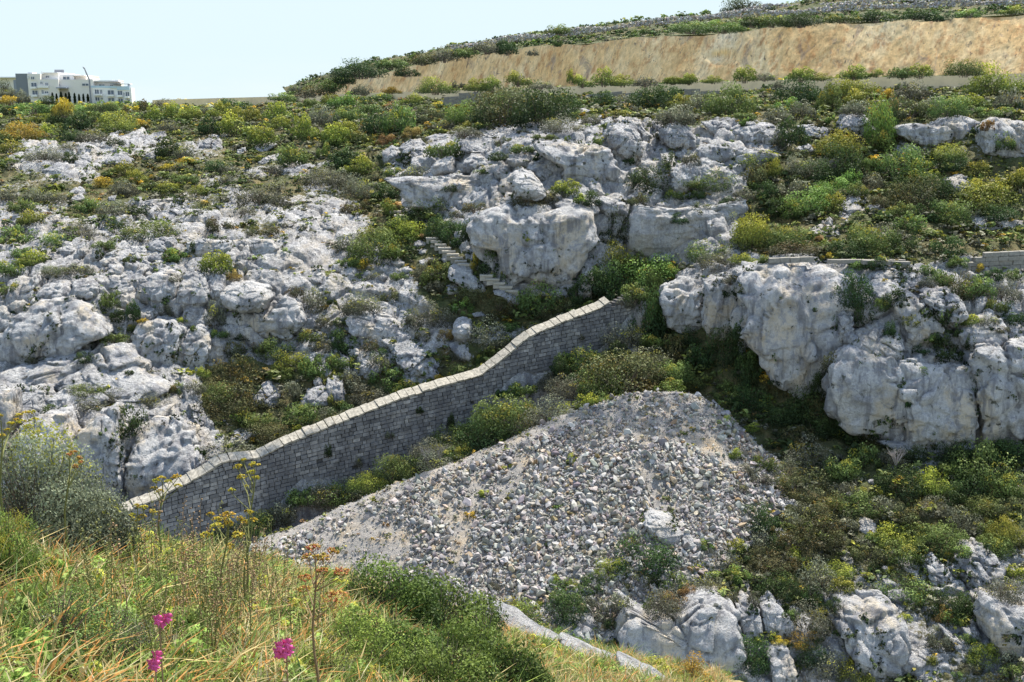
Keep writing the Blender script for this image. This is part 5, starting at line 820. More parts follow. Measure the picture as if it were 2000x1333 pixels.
TAB[Z9] = "820 90 260 170 O;550 100 130 110 G;680 150 180 90 O;1000 140 200 140 G;1120 80 160 140 G;1270 80 130 110 O;780 240 300 170 B;540 190 130 80 O;1330 220 260 150 D;1500 230 190 140 S;1440 250 150 70 S;1570 150 160 120 G;1780 120 320 230 G;1720 250 250 170 D;1900 230 220 180 G;1950 60 250 130 D;1050 340 240 120 G;930 360 250 150 B;530 420 180 160 D;520 520 160 120 O;680 420 150 110 O;840 500 300 200 B;700 540 150 120 B;1200 340 160 110 O;1280 540 230 130 S;1350 610 250 140 G;1420 500 170 90 G;1640 400 200 100 O;1560 530 260 170 G;1900 500 180 150 S;1850 580 200 120 G;1130 630 160 100 B;1100 560 120 80 O;600 660 270 130 B;410 735 130 100 L;210 710 170 70 S;330 660 180 110 O;380 570 150 70 S;230 570 80 60 L;90 780 210 110 O;280 820 200 140 O;130 820 90 50 R;60 880 150 90 R;500 870 80 80 O;520 750 90 80 O;640 800 230 150 D;820 690 160 100 O;870 760 220 170 O;980 720 180 90 S;990 800 130 80 S;1090 830 170 120 O;1180 880 120 60 O;1340 810 280 110 G;1380 890 110 90 G;820 870 140 140 D;800 990 240 190 O;770 1090 180 90 Y;560 1080 130 100 G;640 1105 90 40 Y;480 1180 200 190 D;790 1160 200 130 D;900 1220 260 150 O;1060 1290 200 130 S;350 1300 200 90 G;1600 900 200 160 D;1560 960 100 90 R;1700 900 160 130 D;1540 1090 130 130 O;1480 1210 90 60 S;1780 1180 190 130 S;1880 1200 150 140 O;1900 820 220 150 O;1960 740 140 100 S;1960 1270 150 110 G;1000 250 140 90 O;1140 280 130 80 G;1230 400 130 80 G;1330 400 160 90 B;1500 360 180 110 O;1600 300 160 110 D;1780 360 190 110 G;1900 370 160 110 B;1720 450 190 100 O;1800 480 130 90 G;1250 470 120 80 D;1010 450 110 80 O;1180 520 110 70 G;750 640 140 90 S;460 620 130 80 D;620 560 110 90 D;960 580 110 70 B;760 360 150 90 O;640 250 110 80 B;440 140 90 70 O;1380 60 180 90 D;1600 50 240 130 D;380 60 90 60 S;420 240 90 60 O;1660 600 110 60 L;1550 620 90 60 G;940 900 80 90 D;850 1070 90 80 D;1270 960 50 30 L;1000 980 70 60 L;1340 980 90 40 S;1700 1080 110 70 G;1850 1330 180 90 B;1650 1290 90 50 G;700 950 90 50 G;1620 970 130 80 G;1700 1250 110 60 O;480 930 60 60 D"
DW = D1
for z, s in TAB.items():
    zz_ = Z5 if z == 'w' else z
    for it in s.split(';'):
        x, y, w_, h_, K = it.split(); x, y, w_, h_ = map(float, (x, y, w_, h_)); px, py = zz_[0] + x * ZS, zz_[1] + y * ZS; Y = None
        if z == 'w' or (z == Z8 and x < 760 and y < 260):      # strip between the long wall and the heap
            yw = np.interp(px, [c[0] for c in COP], [c[1] for c in COP]); Yw = np.interp(px, [180, 600, 1262], [72, 80, 92]); yr = np.interp(px, [r[0] for r in RID], [r[1] for r in RID]); Yr = np.interp(px, [r[0] for r in RID], [r[2] for r in RID]); u = np.clip((py + h_ * ZS * .4 - yr) / -90, .06, .8); Y = (Yr + 1.5) * (1 - u) + (Yw - 1.2) * u
        shrub(px, py, w_ * ZS, h_ * ZS, K, Y=Y)
rw = random.Random(31)
for k in range(30):     # scrub along the foot of the long wall
    s_ = LW * (.14 + .84 * (k + rw.uniform(-.3, .3)) / 30); p_ = wp(s_); p_[2] = foot(s_) - .4; p_[1] -= 1.3; x, y, _ = proj(p_); w_ = rw.uniform(36, 80); h_ = w_ * rw.uniform(.5, .8); shrub(float(x), float(y) - h_ * .25, w_, h_, rw.choice('GOGDOGL'), Y=float(p_[1]))
for a_ in ((1268, 610, 70, 110, 'D'), (1240, 572, 46, 34, 'G'), (1215, 592, 40, 22, 'O'), (1285, 650, 60, 90, 'D'), (1255, 655, 50, 50, 'B')): shrub(a_[0], a_[1], a_[2], a_[3], a_[4], Y=91.0)
wall_px = [(470, 905, 16, 22), (640, 880, 14, 26), (760, 845, 18, 20), (820, 800, 12, 16), (975, 765, 22, 22), (1100, 705, 20, 34), (1135, 655, 12, 18), (880, 820, 14, 30), (700, 900, 16, 26), (1010, 800, 18, 20)]
for x, y, w_, h_ in wall_px: shrub(x, y, w_, h_, rw.choice('DGO'), Y=float(np.interp(x, [180, 600, 1262], [72, 80, 92])) - .15)
# the carob on the skyline, cypresses and the dark garden trees: trunk and crown
def tree(name, px, py0, py1, wpx, Y, K, label, cat='tree', cyp=False, group=None, seed=1):
    base = at(px, py1, Y); top = at(px, py0, Y); Hh = top[2] - base[2]; W = wpx * Y / F / 2; g = empty(name, base, label, cat, group); r = np.random.RandomState(seed)
    if cyp:
        n = 900; z = r.uniform(.04, 1, n); rad = np.minimum(1, (1 - z) * 3.2) ** .7 * np.minimum(1, z * 8) * (.8 + .2 * np.sin(z * 30)); a = r.uniform(0, 6.28, n); p = np.stack([np.cos(a) * rad * W * r.uniform(.7, 1.1, n), np.sin(a) * rad * W, z * Hh], 1); s = .28
    else:
        V, Fc, cl = foliage(seed + 50, K, 4200, .024, 34); me = mesh_np('crown', V * (W, W * .9, Hh * .85) + (0, 0, Hh * .14), Fc, False, {'tint': ('FACE', 'FLOAT_COLOR', cl)}); link('crown', me, M['leaf'], g)
    if cyp:
        nr = r.normal(size=(n, 3)); nr /= np.linalg.norm(nr, axis=1, keepdims=True); a_ = np.cross(nr, r.normal(size=(n, 3))); a_ /= np.linalg.norm(a_, axis=1, keepdims=True); b = np.cross(nr, a_)
        V = np.stack([p - a_ * s, p - b * s * .6, p + a_ * s, p + b * s * .6], 1).reshape(-1, 3); link('crown', mesh_np('crown', V, np.arange(4 * n).reshape(-1, 4), False, {'tint': ('FACE', 'FLOAT_COLOR', np.tile((.025, .04, .02), (n, 1)) * r.uniform(.6, 1.5, (n, 1)))}), M['leaf'], g)
    m = MB(); m.tube([(0, 0, -1), (.05 * W, 0, Hh * .3), (-.03 * W, 0, Hh * .6)], [W * .12, W * .09, W * .04]); V = np.concatenate(m.V); 
    for k in range(0 if cyp else 5):
        a = k * 1.3; m.tube([(0, 0, Hh * .2), (W * .3 * math.cos(a), W * .3 * math.sin(a), Hh * .45), (W * .6 * math.cos(a), W * .6 * math.sin(a), Hh * .7)], [W * .06, W * .045, W * .015], 5)
    me = bpy.data.meshes.new('trunk'); me.from_pydata(np.concatenate(m.V).tolist(), [], m.F); link('trunk', me, M['bark'], g)
tree('carob_tree', 1450, -6, 34, 88, 208, 'T', 'dense dark round tree alone on the skyline above the quarry', seed=3)
ORDC = ['first', 'second', 'third', 'fourth', 'fifth', 'sixth', 'seventh', 'eighth', 'ninth']
for i, (x, y0, y1, w_) in enumerate(((692,412,520,28),(745,425,520,22),(806,398,540,36),(870,418,560,34),(913,402,560,30),(982,418,545,28),(1038,432,530,22),(1093,428,520,20),(1153,430,530,28))):
    tree('cypress_tree', x * .15, 120 + y0 * .15, 120 + y1 * .15 + 6, w_ * .15, AY - 8, 'D', f'{ORDC[i]} dark narrow cypress from the left before the apartment block', 'tree', True, 'cypress row before the apartment block', i)
tree('garden_tree', 9, 152, 195, 38, 330, 'T', 'dark spreading tree at the far left edge below the house', seed=9); tree('garden_tree', 24, 168, 200, 26, 326, 'O', 'brownish grey tree between the left house and garden wall', seed=11); tree('garden_tree', 43, 176, 204, 24, 322, 'O', 'pale silver olive tree beside the dark grey building end', seed=12); tree('garden_tree', 5, 172, 192, 30, 324, 'O', 'silvery rounded tree above the garden wall at the left edge', seed=13)
# ================= ground cover too fine to count =================
def tuft(K, seed, n=46, leaf=.16):
    V, Fc, cl = foliage(seed, K, n, leaf, 5); return V, Fc, cl
TF = {K: [tuft(K, 300 + i + ord(K)) for i in range(4)] for K in 'SDGOBYRL'}
rs = np.random.RandomState(77)
def cover(name, PP, wgt, n, kinds, sz, label, kind='ground cover', seed=0):
    dA = np.linalg.norm(np.cross(np.gradient(PP, axis=0), np.gradient(PP, axis=1)), axis=-1); p_ = (wgt * dA).ravel(); p_ = p_ / p_.sum(); VV, FF, TT = [], [], []; b = 0; PF = PP.reshape(-1, 3)
    cl = noise(PF * .12, 400); 
    for j, (K, fr) in enumerate(kinds.items()):
        q = p_ * np.exp(1.6 * fbm(PF * .22, 2, 500 + ord(K))); q /= q.sum(); m = int(n * fr); i = rs.choice(len(PF), m, p=q); pos = PF[i] + rs.uniform(-.2, .2, (m, 3)) * (1, 1, 0); s = np.clip(rs.lognormal(math.log(sz), .45, m), sz * .35, sz * 2.6)
        a = rs.uniform(0, 6.28, m); Z = np.zeros(m); Rz = np.stack([np.stack([np.cos(a), -np.sin(a), Z], -1), np.stack([np.sin(a), np.cos(a), Z], -1), np.stack([Z, Z, Z + 1], -1)], 1)
        V, F_, T_ = scatter(TF[K], pos - (0, 0, .03), np.stack([s, s, s * rs.uniform(.5, .9, m)], 1), rs, rs.uniform(.65, 1.3, (m, 1)) * np.ones(3), Rz); VV.append(V); FF.append(F_ + b); TT.append(T_); b += len(V)
    o = link(name, mesh_np(name, np.concatenate(VV), np.concatenate(FF), False, {'tint': ('FACE', 'FLOAT_COLOR', np.concatenate(TT))}), M['leaf']); return tag(o, label, kind, kind='stuff')
hpx, hpy, _ = proj(Pd); inv = (hpx > -60) & (hpx < 2060) & (hpy < 1400) & (hpy > 150); slope = np.abs(ND[..., 2]); soilw = np.clip(1.08 - rk, 0.02, 1) ** 2.2 * inv * (.35 + slope)
cover('low_scrub', Pd, soilw, 27000, {'S': .14, 'D': .18, 'G': .24, 'O': .26, 'B': .11, 'Y': .03, 'R': .01, 'L': .03}, .46, 'low mixed scrub and herbs carpeting the ledges and slopes of the valley')
crk = inv * (1 - np.clip(fbm(Pd * .5, 3, 21) + .7, 0, 1)) * rk * (.2 + slope) + 1e-6
cover('crevice_plants', Pd, crk, 5200, {'G': .3, 'O': .3, 'D': .15, 'B': .15, 'Y': .05, 'R': .05}, .24, 'small tufts rooted in cracks of the limestone')
cover('plateau_scrub', Pt, np.ones(Pt.shape[:2]) * np.r_[np.full(12, .3), np.ones(88), np.full(20, .1)][:, None], 4200, {'D': .3, 'G': .35, 'O': .2, 'L': .1, 'S': .05}, .62, 'dark mixed scrub along the top of the quarry cliff')
bpx = proj(Bn)[0]; cover('verge_plants', Bn, np.ones(Bn.shape[:2]), 2600, {'S': .4, 'Y': .1, 'G': .2, 'O': .2, 'L': .1}, .55, 'yellow-green verge plants between road wall and quarry')
fy = Fl[..., 1]; cover('field_plants', Fl, (fy < 420) * np.exp(-(fy - 200) / 130), 2600, {'G': .35, 'Y': .18, 'O': .2, 'L': .15, 'D': .12}, 1.0, 'mixed bushes and tall herbs of the far left field')
# dark plant pockets clinging to the cliffs and outcrops themselves
RV = np.concatenate([v for v in ROCKV if len(v) > 3000]); rx_, ry_, _ = proj(RV); i_ = (ry_ / 2).astype(int).clip(0, H2 - 1); j_ = ((rx_ + 300) / 2).astype(int).clip(0, W2 - 1); vis_ = (RV[:, 1] < D1[i_, j_] + .5) & (rx_ > -40) & (rx_ < 2040) & (ry_ > 150) & (ry_ < 1340); RV = RV[vis_]
q_ = np.exp(5 * fbm(RV * np.array([.5, .5, .35]), 3, 610)); q_ /= q_.sum(); m_ = 3600; pp = RV[rs.choice(len(RV), m_, p=q_)]; kk = rs.randint(0, 4, m_); VV = []; FF = []; TT = []; b_ = 0
for k_, K in enumerate('DBDG'):
    mm_ = kk == k_; n_ = mm_.sum(); s_ = np.clip(rs.lognormal(math.log(.17), .5, n_), .07, .6); V, F_, T_ = scatter(TF[K], pp[mm_] + rs.uniform(-.15, .05, (n_, 3)), np.stack([s_, s_ * .8, s_ * 1.2], 1), rs, rs.uniform(.35, 1.0, (n_, 1)) * np.ones(3)); VV.append(V); FF.append(F_ + b_); TT.append(T_); b_ += len(V)
tag(link('cliff_plants', mesh_np('cliff_plants', np.concatenate(VV), np.concatenate(FF), False, {'tint': ('FACE', 'FLOAT_COLOR', np.concatenate(TT))}), M['leaf']), 'dark little plants rooted in pockets of the cliff faces', 'cliff plants', kind='stuff')
heapw = np.exp(1.5 * fbm(H * .3, 3, 9)) * (hd < .35); cover('heap_weeds', H, heapw, 900, {'S': .3, 'G': .3, 'O': .25, 'R': .1, 'Y': .05}, .2, 'sparse weeds sprouting between stones of the heap')
# ================= foreground bank =================
def gz(x, y):
    yc = np.where(x < 0, 12.6 + 1.6 * x, 12.6 + x); yc = np.maximum(yc, 4.5); o_ = np.maximum(0, y - yc); q = np.stack([x, y, x * 0], -1) * 1.0
    return -1.2 - .30 * sst(x, -2.2, .3) - .32 * x - .37 * y - .0015 * y * y - .5 * o_ - .05 * o_ ** 2 + .10 * fbm(q * .8, 3, 131) + .04 * fbm(q * 3.1, 3, 132)
X_, Y_ = np.meshgrid(np.arange(-15, 17, .07), np.arange(-4, 30, .07)); G = np.stack([X_, Y_, gz(X_, Y_)], -1)
sheet('foreground_bank', G, M['turf'])
def ghit(px, py):
    t = np.linspace(1, 26, 2000); p = at(px, py, t); b = p[:, 2] < gz(p[:, 0], p[:, 1]); i = int(np.argmax(b)) if b.any() else int(np.argmin(p[:, 2] - gz(p[:, 0], p[:, 1]) )); return p[i]
def quadleaf(p, d, nrm, l, wd):
    "arrays: pointed leaf quads"
    b = np.cross(nrm, d); b /= np.maximum(np.linalg.norm(b, axis=1, keepdims=True), 1e-9); l = np.reshape(l, (-1, 1)); wd = np.reshape(wd, (-1, 1)); return np.stack([p, p + d * l * .5 - b * wd, p + d * l, p + d * l * .5 + b * wd], 1).reshape(-1, 3)
def blade_tuft(seed, n, h, w0, lean, pal):
    r = np.random.RandomState(seed); V, Fc, C_ = [], [], []
    for i in range(n):
        a = r.uniform(0, 6.28); hh = h * r.uniform(.5, 1.15); ln = lean * r.uniform(.3, 1.4); o_ = r.normal(0, .03, 2); wv = w0 * r.uniform(.6, 1.3); tw_ = r.uniform(0, 6.28); c = np.array(pal[r.randint(len(pal))]) * r.uniform(.75, 1.25); b0 = len(V)
        for k in range(4):
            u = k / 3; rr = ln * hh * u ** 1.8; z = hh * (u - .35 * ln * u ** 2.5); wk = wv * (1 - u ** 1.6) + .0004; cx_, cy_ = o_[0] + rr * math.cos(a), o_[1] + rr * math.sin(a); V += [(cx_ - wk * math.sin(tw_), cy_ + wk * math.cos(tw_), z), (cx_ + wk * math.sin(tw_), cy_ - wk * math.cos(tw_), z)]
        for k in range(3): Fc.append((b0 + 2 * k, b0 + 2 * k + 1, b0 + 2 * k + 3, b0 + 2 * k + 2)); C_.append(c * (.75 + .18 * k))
    return np.array(V), np.array(Fc), np.array(C_)
GR = (.16, .22, .05); YG = (.26, .32, .06); ST = (.44, .34, .15); OR = (.55, .26, .08); DG = (.09, .15, .04); PS = (.55, .48, .28)
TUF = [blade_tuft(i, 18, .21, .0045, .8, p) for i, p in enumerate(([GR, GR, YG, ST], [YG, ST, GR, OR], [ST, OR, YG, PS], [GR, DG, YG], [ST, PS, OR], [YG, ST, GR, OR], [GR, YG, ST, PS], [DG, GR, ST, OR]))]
rs = np.random.RandomState(9)
gw = ((X_ > -.52 * Y_ - 1.2) & (X_ < .40 * Y_ + 1.0) & (Y_ > 1.6) & (Y_ < 19)).astype(float); yc_ = np.maximum(np.where(X_ < 0, 13.2 + 1.7 * X_, 13.2 + X_), 4.5); gw *= (Y_ < yc_ + 1.2) * (proj(G)[0] < 1420) * np.exp(1.2 * fbm(G * .9, 3, 150)) / (1 + .02 * Y_ ** 2)
def grass(name, n, T_set, smin, smax, label, wmap=None, kind='grass'):
    wm = gw if wmap is None else gw * wmap; p_ = wm.ravel() / wm.sum(); i = rs.choice(wm.size, n, p=p_); pos = G.reshape(-1, 3)[i].copy(); pos[:, :2] += rs.uniform(-.05, .05, (n, 2)); pos[:, 2] = gz(pos[:, 0], pos[:, 1]) - .01
    s = rs.uniform(smin, smax, n); a = rs.uniform(0, 6.28, n); Z = np.zeros(n); Rz = np.stack([np.stack([np.cos(a), -np.sin(a), Z], -1), np.stack([np.sin(a), np.cos(a), Z], -1), np.stack([Z, Z, Z + 1], -1)], 1)
    V, F_, T_ = scatter(T_set, pos, np.stack([s, s, s * rs.uniform(.8, 1.2, n)], 1), rs, rs.uniform(.8, 1.2, (n, 1)) * np.ones(3), Rz)
    return tag(link(name, mesh_np(name, V, F_, False, {'tint': ('FACE', 'FLOAT_COLOR', T_)}), M['grass']), label, kind, kind='stuff')
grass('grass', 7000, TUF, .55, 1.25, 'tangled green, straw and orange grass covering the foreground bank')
STR = [blade_tuft(40 + i, 14, .26, .0085, 1.0, p) for i, p in enumerate(([YG, GR, DG], [OR, ST, YG], [GR, YG, OR], [GR, ST, YG]))]
grass('strap_leaves', 1500, STR, .5, 1.1, 'arching strap leaves, pale green to rusty orange, across the foreground bank', np.exp(2 * fbm(G * .8, 2, 165)), 'leaves')
grass('rust_grass', 2600, [TUF[2], TUF[4]], .35, .75, 'rusty dry grass strip beside the white limestone lip', (proj(G)[0] > 960) * (Y_ > 5), 'dry grass')
grass('dry_grass', 2600, [TUF[2], TUF[4]], .5, 1.1, 'orange and straw dry grass mixed through the foreground bank', np.exp(3 * fbm(G * .7, 2, 160)), 'dry grass')
CU = [foliage(700 + i, K, 240, .085, 6) for i, K in enumerate('LOGLGS')]
grass('low_herbs', 3000, [(c[0], c[1], c[2] * 1.25) for c in CU], .06, .15, 'low feathery herbs and cushions between the foreground grasses', np.exp(2.2 * fbm(G * .6, 2, 170)), 'herbs')
# --- dense foreground bushes
def fbush(px, py, w_, h_, K, Y, label, name, n=12000, leaf=.011, nl=40, cat='bush', pal=None):
    V, Fc, cl = foliage(int(px) + 3, K, n, leaf, nl); Y0_ = Y; p = ghit(px, py + h_ * .42) if Y < 13 else at(px, py + h_ * .45, Y); Y = p[1]; m = Y / F; g = empty(name, p, label, cat); S_ = np.array([w_ * m * .62, w_ * m * .55, h_ * m * 1.15])
    if pal is not None: cl = cl * np.array(pal)
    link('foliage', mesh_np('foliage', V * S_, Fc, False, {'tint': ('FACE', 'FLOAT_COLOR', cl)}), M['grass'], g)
    r = random.Random(int(px)); mb = MB()
    for i in range(46):
        a = r.uniform(0, 6.28); q = r.uniform(.2, 1.0); z = math.sqrt(max(0, 1.05 - q * q)); mb.tube([(0, 0, -.1), (q * .45 * math.cos(a), q * .45 * math.sin(a), z * .5), (q * math.cos(a + .2), q * math.sin(a + .2), z * r.uniform(.9, 1.12))], [.010 / .5, .007, .002], 4)
    me = bpy.data.meshes.new('twigs'); me.from_pydata((np.concatenate(mb.V) * S_).tolist(), [], mb.F); link('twigs', me, M['bark'], g); return g
fbush(75, 1000, 300, 215, 'O', 6.3, 'silvery grey-green rounded bush filling the left foreground edge', 'grey_bush', 42000, .0115, 70, pal=(.9, 1.05, 1.05))
fbush(170, 1030, 150, 130, 'B', 6.0, 'brown twiggy right flank bush of the silvery foreground bush', 'twiggy_bush', 12000, .011, 24, pal=(1.3, 1.15, 1.3))
fbush(15, 1090, 130, 170, 'L', 4.8, 'bright green feathery bush at the left edge of the foreground', 'green_bush', 18000, .012, 30)
fbush(110, 1225, 260, 120, 'G', 4.0, 'low grey-green cushion shrub at lower left among grass', 'cushion_shrub', 9000, .012, 40, pal=(.9, 1.2, 1.2)); fbush(215, 1250, 190, 90, 'O', 4.1, 'flat grey heathy cushion beside the pink flowers', 'cushion_shrub', 6000, .012, 30)
for i, (x, y, w_, h_, Y, lb) in enumerate(((745, 1165, 190, 110, 11.5, 'uppermost dark green leafy bush on the crest of the foreground bank'), (850, 1205, 210, 120, 10.5, 'second dark green bush down the crest of the foreground bank'), (760, 1245, 170, 110, 9.0, 'dark green bush in the hollow left of the crest bushes'), (930, 1270, 190, 130, 9.8, 'third dark green bush down the foreground crest near bottom centre'), (985, 1320, 150, 90, 9.3, 'lowest dark green bush touching the bottom edge near centre'), (860, 1310, 190, 110, 8.4, 'broad dark green bush at the bottom left of centre'))):
    fbush(x, y + 10, w_ * 1.15, h_ * 1.12, 'D', Y, lb, 'myrtle_bush', 11000, .019, 34, pal=(1.7, 1.5, 1.1))
for i, (x, y, w_, h_, Y, lb) in enumerate(((700, 1270, 190, 110, 6.6, 'bright yellow-green low bush in front of the dark crest bushes'), (790, 1315, 170, 90, 6.4, 'second yellow-green low bush at the bottom edge'), (640, 1310, 150, 90, 5.6, 'small yellow-green bush right of the right-hand fennel stem'))): fbush(x, y, w_, h_, 'L', Y, lb, 'green_bush', 9000, .016, 26, pal=(1.15, 1.0, .9))
fbush(1180, 1318, 130, 60, 'L', 14.0, 'leafy green bush with rusty tips at the bottom right of the bank', 'green_bush', 3500, .026, 20); fbush(1265, 1325, 120, 60, 'R', 13.5, 'orange-tipped bush at the bottom edge below the pale cliff block', 'flowering_bush', 3500, .026, 20, pal=(.9, 1.3, .7)); fbush(1345, 1316, 90, 60, 'Y', 13.8, 'golden-orange umbelled bush at the bottom edge before the pale cliff block', 'flowering_bush', 2600, .026, 16)
fbush(1010, 1195, 90, 45, 'L', 15.5, 'light green bush on the far lip behind the white rock edge', 'green_bush', 2500, .026, 16)
for j, q_ in enumerate(([(955, 1200), (1000, 1210), (1060, 1243), (1112, 1260), (1100, 1287), (1040, 1270), (985, 1240)], [(1092, 1256), (1160, 1278), (1228, 1296), (1215, 1320), (1140, 1310), (1088, 1286)], [(1205, 1292), (1280, 1316), (1330, 1345), (1260, 1352), (1200, 1324)])):
    rock((0, 0), [(x / ZS, y / ZS) for x, y in q_], 'rock_ledge', .4, .1, .9, d=float(ghit(*np.mean(q_, 0))[1]) - .25, push=-.7, mat='rock_clean', label=f'{ORDC[j]} piece from the left of the bright limestone lip edging the foreground', cat='rock ledge', rough=.3, soft=.4)
# --- tall umbelled plants, stalks, pink flowers
def stem_mat(n, c): return mat_simple(n, c, 30, .3)
M['stalk'] = stem_mat('green_stalk', (.20, .20, .07)); M['drystalk'] = stem_mat('dry_stalk', (.30, .20, .11)); M['petal'] = mat_simple('pink_petal', (.80, .12, .34), 60, .35, .6); M['throat'] = mat_simple('yellow_throat', (.75, .45, .08), 60, .2)
def umbel(r, rad, col):
    V, Fc, C_ = [], [], []; n = int(26 * rad / .04)
    for i in range(min(n, 90)):
        a = r.uniform(0, 6.28); q = math.sqrt(r.uniform(0, 1)) * rad; c = np.array((q * math.cos(a), q * math.sin(a), rad * .45 * (1 - (q / rad) ** 2)))
        for k in range(7):
            p = c + np.array([r.gauss(0, 1) for _ in range(3)]) * rad * .085; d = np.array([r.gauss(0, 1) for _ in range(3)]); d /= np.linalg.norm(d); e_ = np.cross(d, (.3, .5, .8)); e_ /= np.linalg.norm(e_); s = .0058; b = len(V); V += [p - d * s, p - e_ * s, p + d * s, p + e_ * s]; Fc.append((b, b + 1, b + 2, b + 3)); C_.append(np.array(col[r.randrange(len(col))]) * r.uniform(.7, 1.25))
    return np.array(V), np.array(Fc), np.array(C_)
YEL = [(.55, .46, .06), (.42, .42, .08), (.62, .44, .07)]; ORG = [(.55, .36, .08), (.50, .24, .09), (.42, .38, .09), (.45, .17, .10)]
def fennel(base, Y, heads, col, label, stalk='stalk', seed=1):
    r = random.Random(seed); px, py = zp(Z7, [base])[0]; b = at(px, py, Y); b[2] = min(b[2], gz(b[0], b[1])) ; g = empty('fennel_plant', b, label, 'fennel'); hs = [at(*zp(Z7, [(h[0], h[1])])[0], Y + r.uniform(-.12, .12)) - b for h in heads]; top = max(hs, key=lambda q: q[2]); m = MB()
    mid = [np.array((top[0] * u + .012 * math.sin(u * 9), top[1] * u, top[2] * u)) for u in np.linspace(0, .97, 8)]; m.tube(mid, np.linspace(.0085, .003, 8), 6)
    for h in hs:
        if h is top: j = mid[-1]
        else: u = max(.15, min(.9, (h[2] - .12) / top[2])); j = np.array((top[0] * u, top[1] * u, top[2] * u))
        m.tube([j, (j + h) / 2 + (0, 0, -.012), h - (0, 0, .02)], [.0035, .0028, .002], 5)
        for k in range(9): a = k * .7; m.tube([h - (0, 0, .02), h + (.022 * math.cos(a), .022 * math.sin(a), .006)], .0008, 3)
    me = bpy.data.meshes.new('stem'); me.from_pydata(np.concatenate(m.V).tolist(), [], m.F); link('stem', me, M[stalk], g)
    for h, hd_ in zip(hs, heads):
        rad = hd_[2] * ZS / F * Y * .5; V, Fc, C_ = umbel(r, rad, col); link('umbel', mesh_np('umbel', V, Fc, False, {'tint': ('FACE', 'FLOAT_COLOR', C_)}), M['grass'], g, loc=h)
    return g
fennel((1345, 640), 6.6, [(1415,122,62),(1328,132,52),(1348,192,62),(1400,165,50),(1425,195,52),(1292,265,46),(1358,95,36),(1375,240,30)], YEL, 'tall yellow fennel standing before the dark face of the long wall', seed=1)
fennel((1205, 900), 5.6, [(1150,512,70),(1205,468,85),(1270,408,95),(1268,452,70),(1322,512,70),(1215,425,60),(1280,577,60),(1175,400,50)], YEL, 'dense yellow fennel cluster in the middle of the foreground bank', seed=2)
fennel((1330, 800), 6.0, [(1380,388,55),(1412,428,45),(1365,440,50),(1340,420,50),(1400,385,35)], YEL, 'small yellow fennel just right of the dense fennel cluster', seed=12)
fennel((1762, 1333), 4.6, [(1745,588,90),(1722,635,75),(1802,638,90),(1852,605,80),(1700,755,90),(1802,715,70),(1905,722,100),(1690,815,85),(1865,862,165)], ORG, 'tallest rusty orange fennel with a thick brown stem right of the flowers', 'drystalk', 3)
fennel((870, 480), 6.8, [(870,212,50),(900,198,50),(985,188,55),(990,240,45),(860,252,40),(892,268,40),(940,215,45)], YEL, 'yellow fennel overlapping the pale coping at the wall foot', seed=4)
fennel((745, 760), 6.2, [(760,350,40),(800,362,55),(850,385,60),(750,430,65),(792,412,55),(772,490,55),(812,530,50),(735,400,40)], YEL, 'yellow fennel at the lower end of the long wall', seed=5)
fennel((355, 640), 5.6, [(410,52,45),(440,82,40),(452,106,30),(422,130,40),(380,65,30)], ORG, 'ochre fennel rising behind the silvery foreground bush', seed=6)
fennel((155, 620), 7.0, [(150,-165,60),(118,-120,50),(190,-128,55),(160,-90,60),(212,-60,40),(100,-155,35),(185,-175,30)], YEL, 'yellow fennel in front of the left cliff faces at the left edge', seed=7)
fennel((20, 560), 5.2, [(15,-40,40),(60,-110,40),(90,-130,30),(40,-75,30),(-5,-150,40)], YEL, 'yellow-green feathery fennel cut by the left edge', seed=8)
rr_ = random.Random(12); SK = []
for v in range(8):      # stalk prototypes
    m = MB(); r = random.Random(v); Hh = 1.0; pts = [np.array((.06 * math.sin(u * 2 + v) * u, .04 * math.cos(u * 3 + v) * u, u)) for u in np.linspace(0, 1, 9)]; m.tube(pts, np.linspace(.0045, .0016, 9), 5)
    for k in range(16):
        u = r.uniform(.3, 1); p = np.array([np.interp(u, np.linspace(0, 1, 9), [q[i] for q in pts]) for i in range(3)]); a = r.uniform(0, 6.28); l = r.uniform(.008, .045); e = p + (l * math.cos(a), l * math.sin(a), l * .9); m.tube([p, e], [.0014, .001], 3); m.box(e, (.010, .010, .013), None, .003, r)
    SK.append((m.V, m.F))
SKM = []
for vv, ff in SK: 
    me = bpy.data.meshes.new('seed_stalk'); me.from_pydata(np.concatenate(vv).tolist(), [], ff); me.materials.append(M['drystalk'] if len(SKM) % 3 == 0 else M['stalk']); SKM.append(me)
for k in range(190):
    px = rr_.choice([rr_.gauss(420, 110), rr_.uniform(130, 700), rr_.gauss(470, 60)]); py = rr_.uniform(1120, 1330); b = ghit(px, py)
    if not (1 < b[1] < 13): continue
    b[2] = gz(b[0], b[1]); h = rr_.uniform(.32, .62); o = bpy.data.objects.new('seed_stalk', SKM[rr_.randrange(8)]); sc.collection.objects.link(o); o.location = b; o.scale = (h * 1.2, h * 1.2, h); o.rotation_euler = (rr_.gauss(0, .12), rr_.gauss(.05, .12), rr_.uniform(0, 6)); tag(o, 'thin upright seed stalk standing in the foreground grass', 'stalk', 'thin seed stalks of the foreground bank')
def blob(c, s, d=(0, 0, 1), n=2):
    V, Fc = ico(n); z = np.array(d, float); z /= np.linalg.norm(z); x = np.cross(z, (.31, .87, .2)); x /= np.linalg.norm(x); y = np.cross(z, x); return (V * s + .25 * np.array(s) * noise(V * 2.2 + c * 50, 5)[:, None] * V) @ np.array([x, y, z]) + c, Fc.tolist()
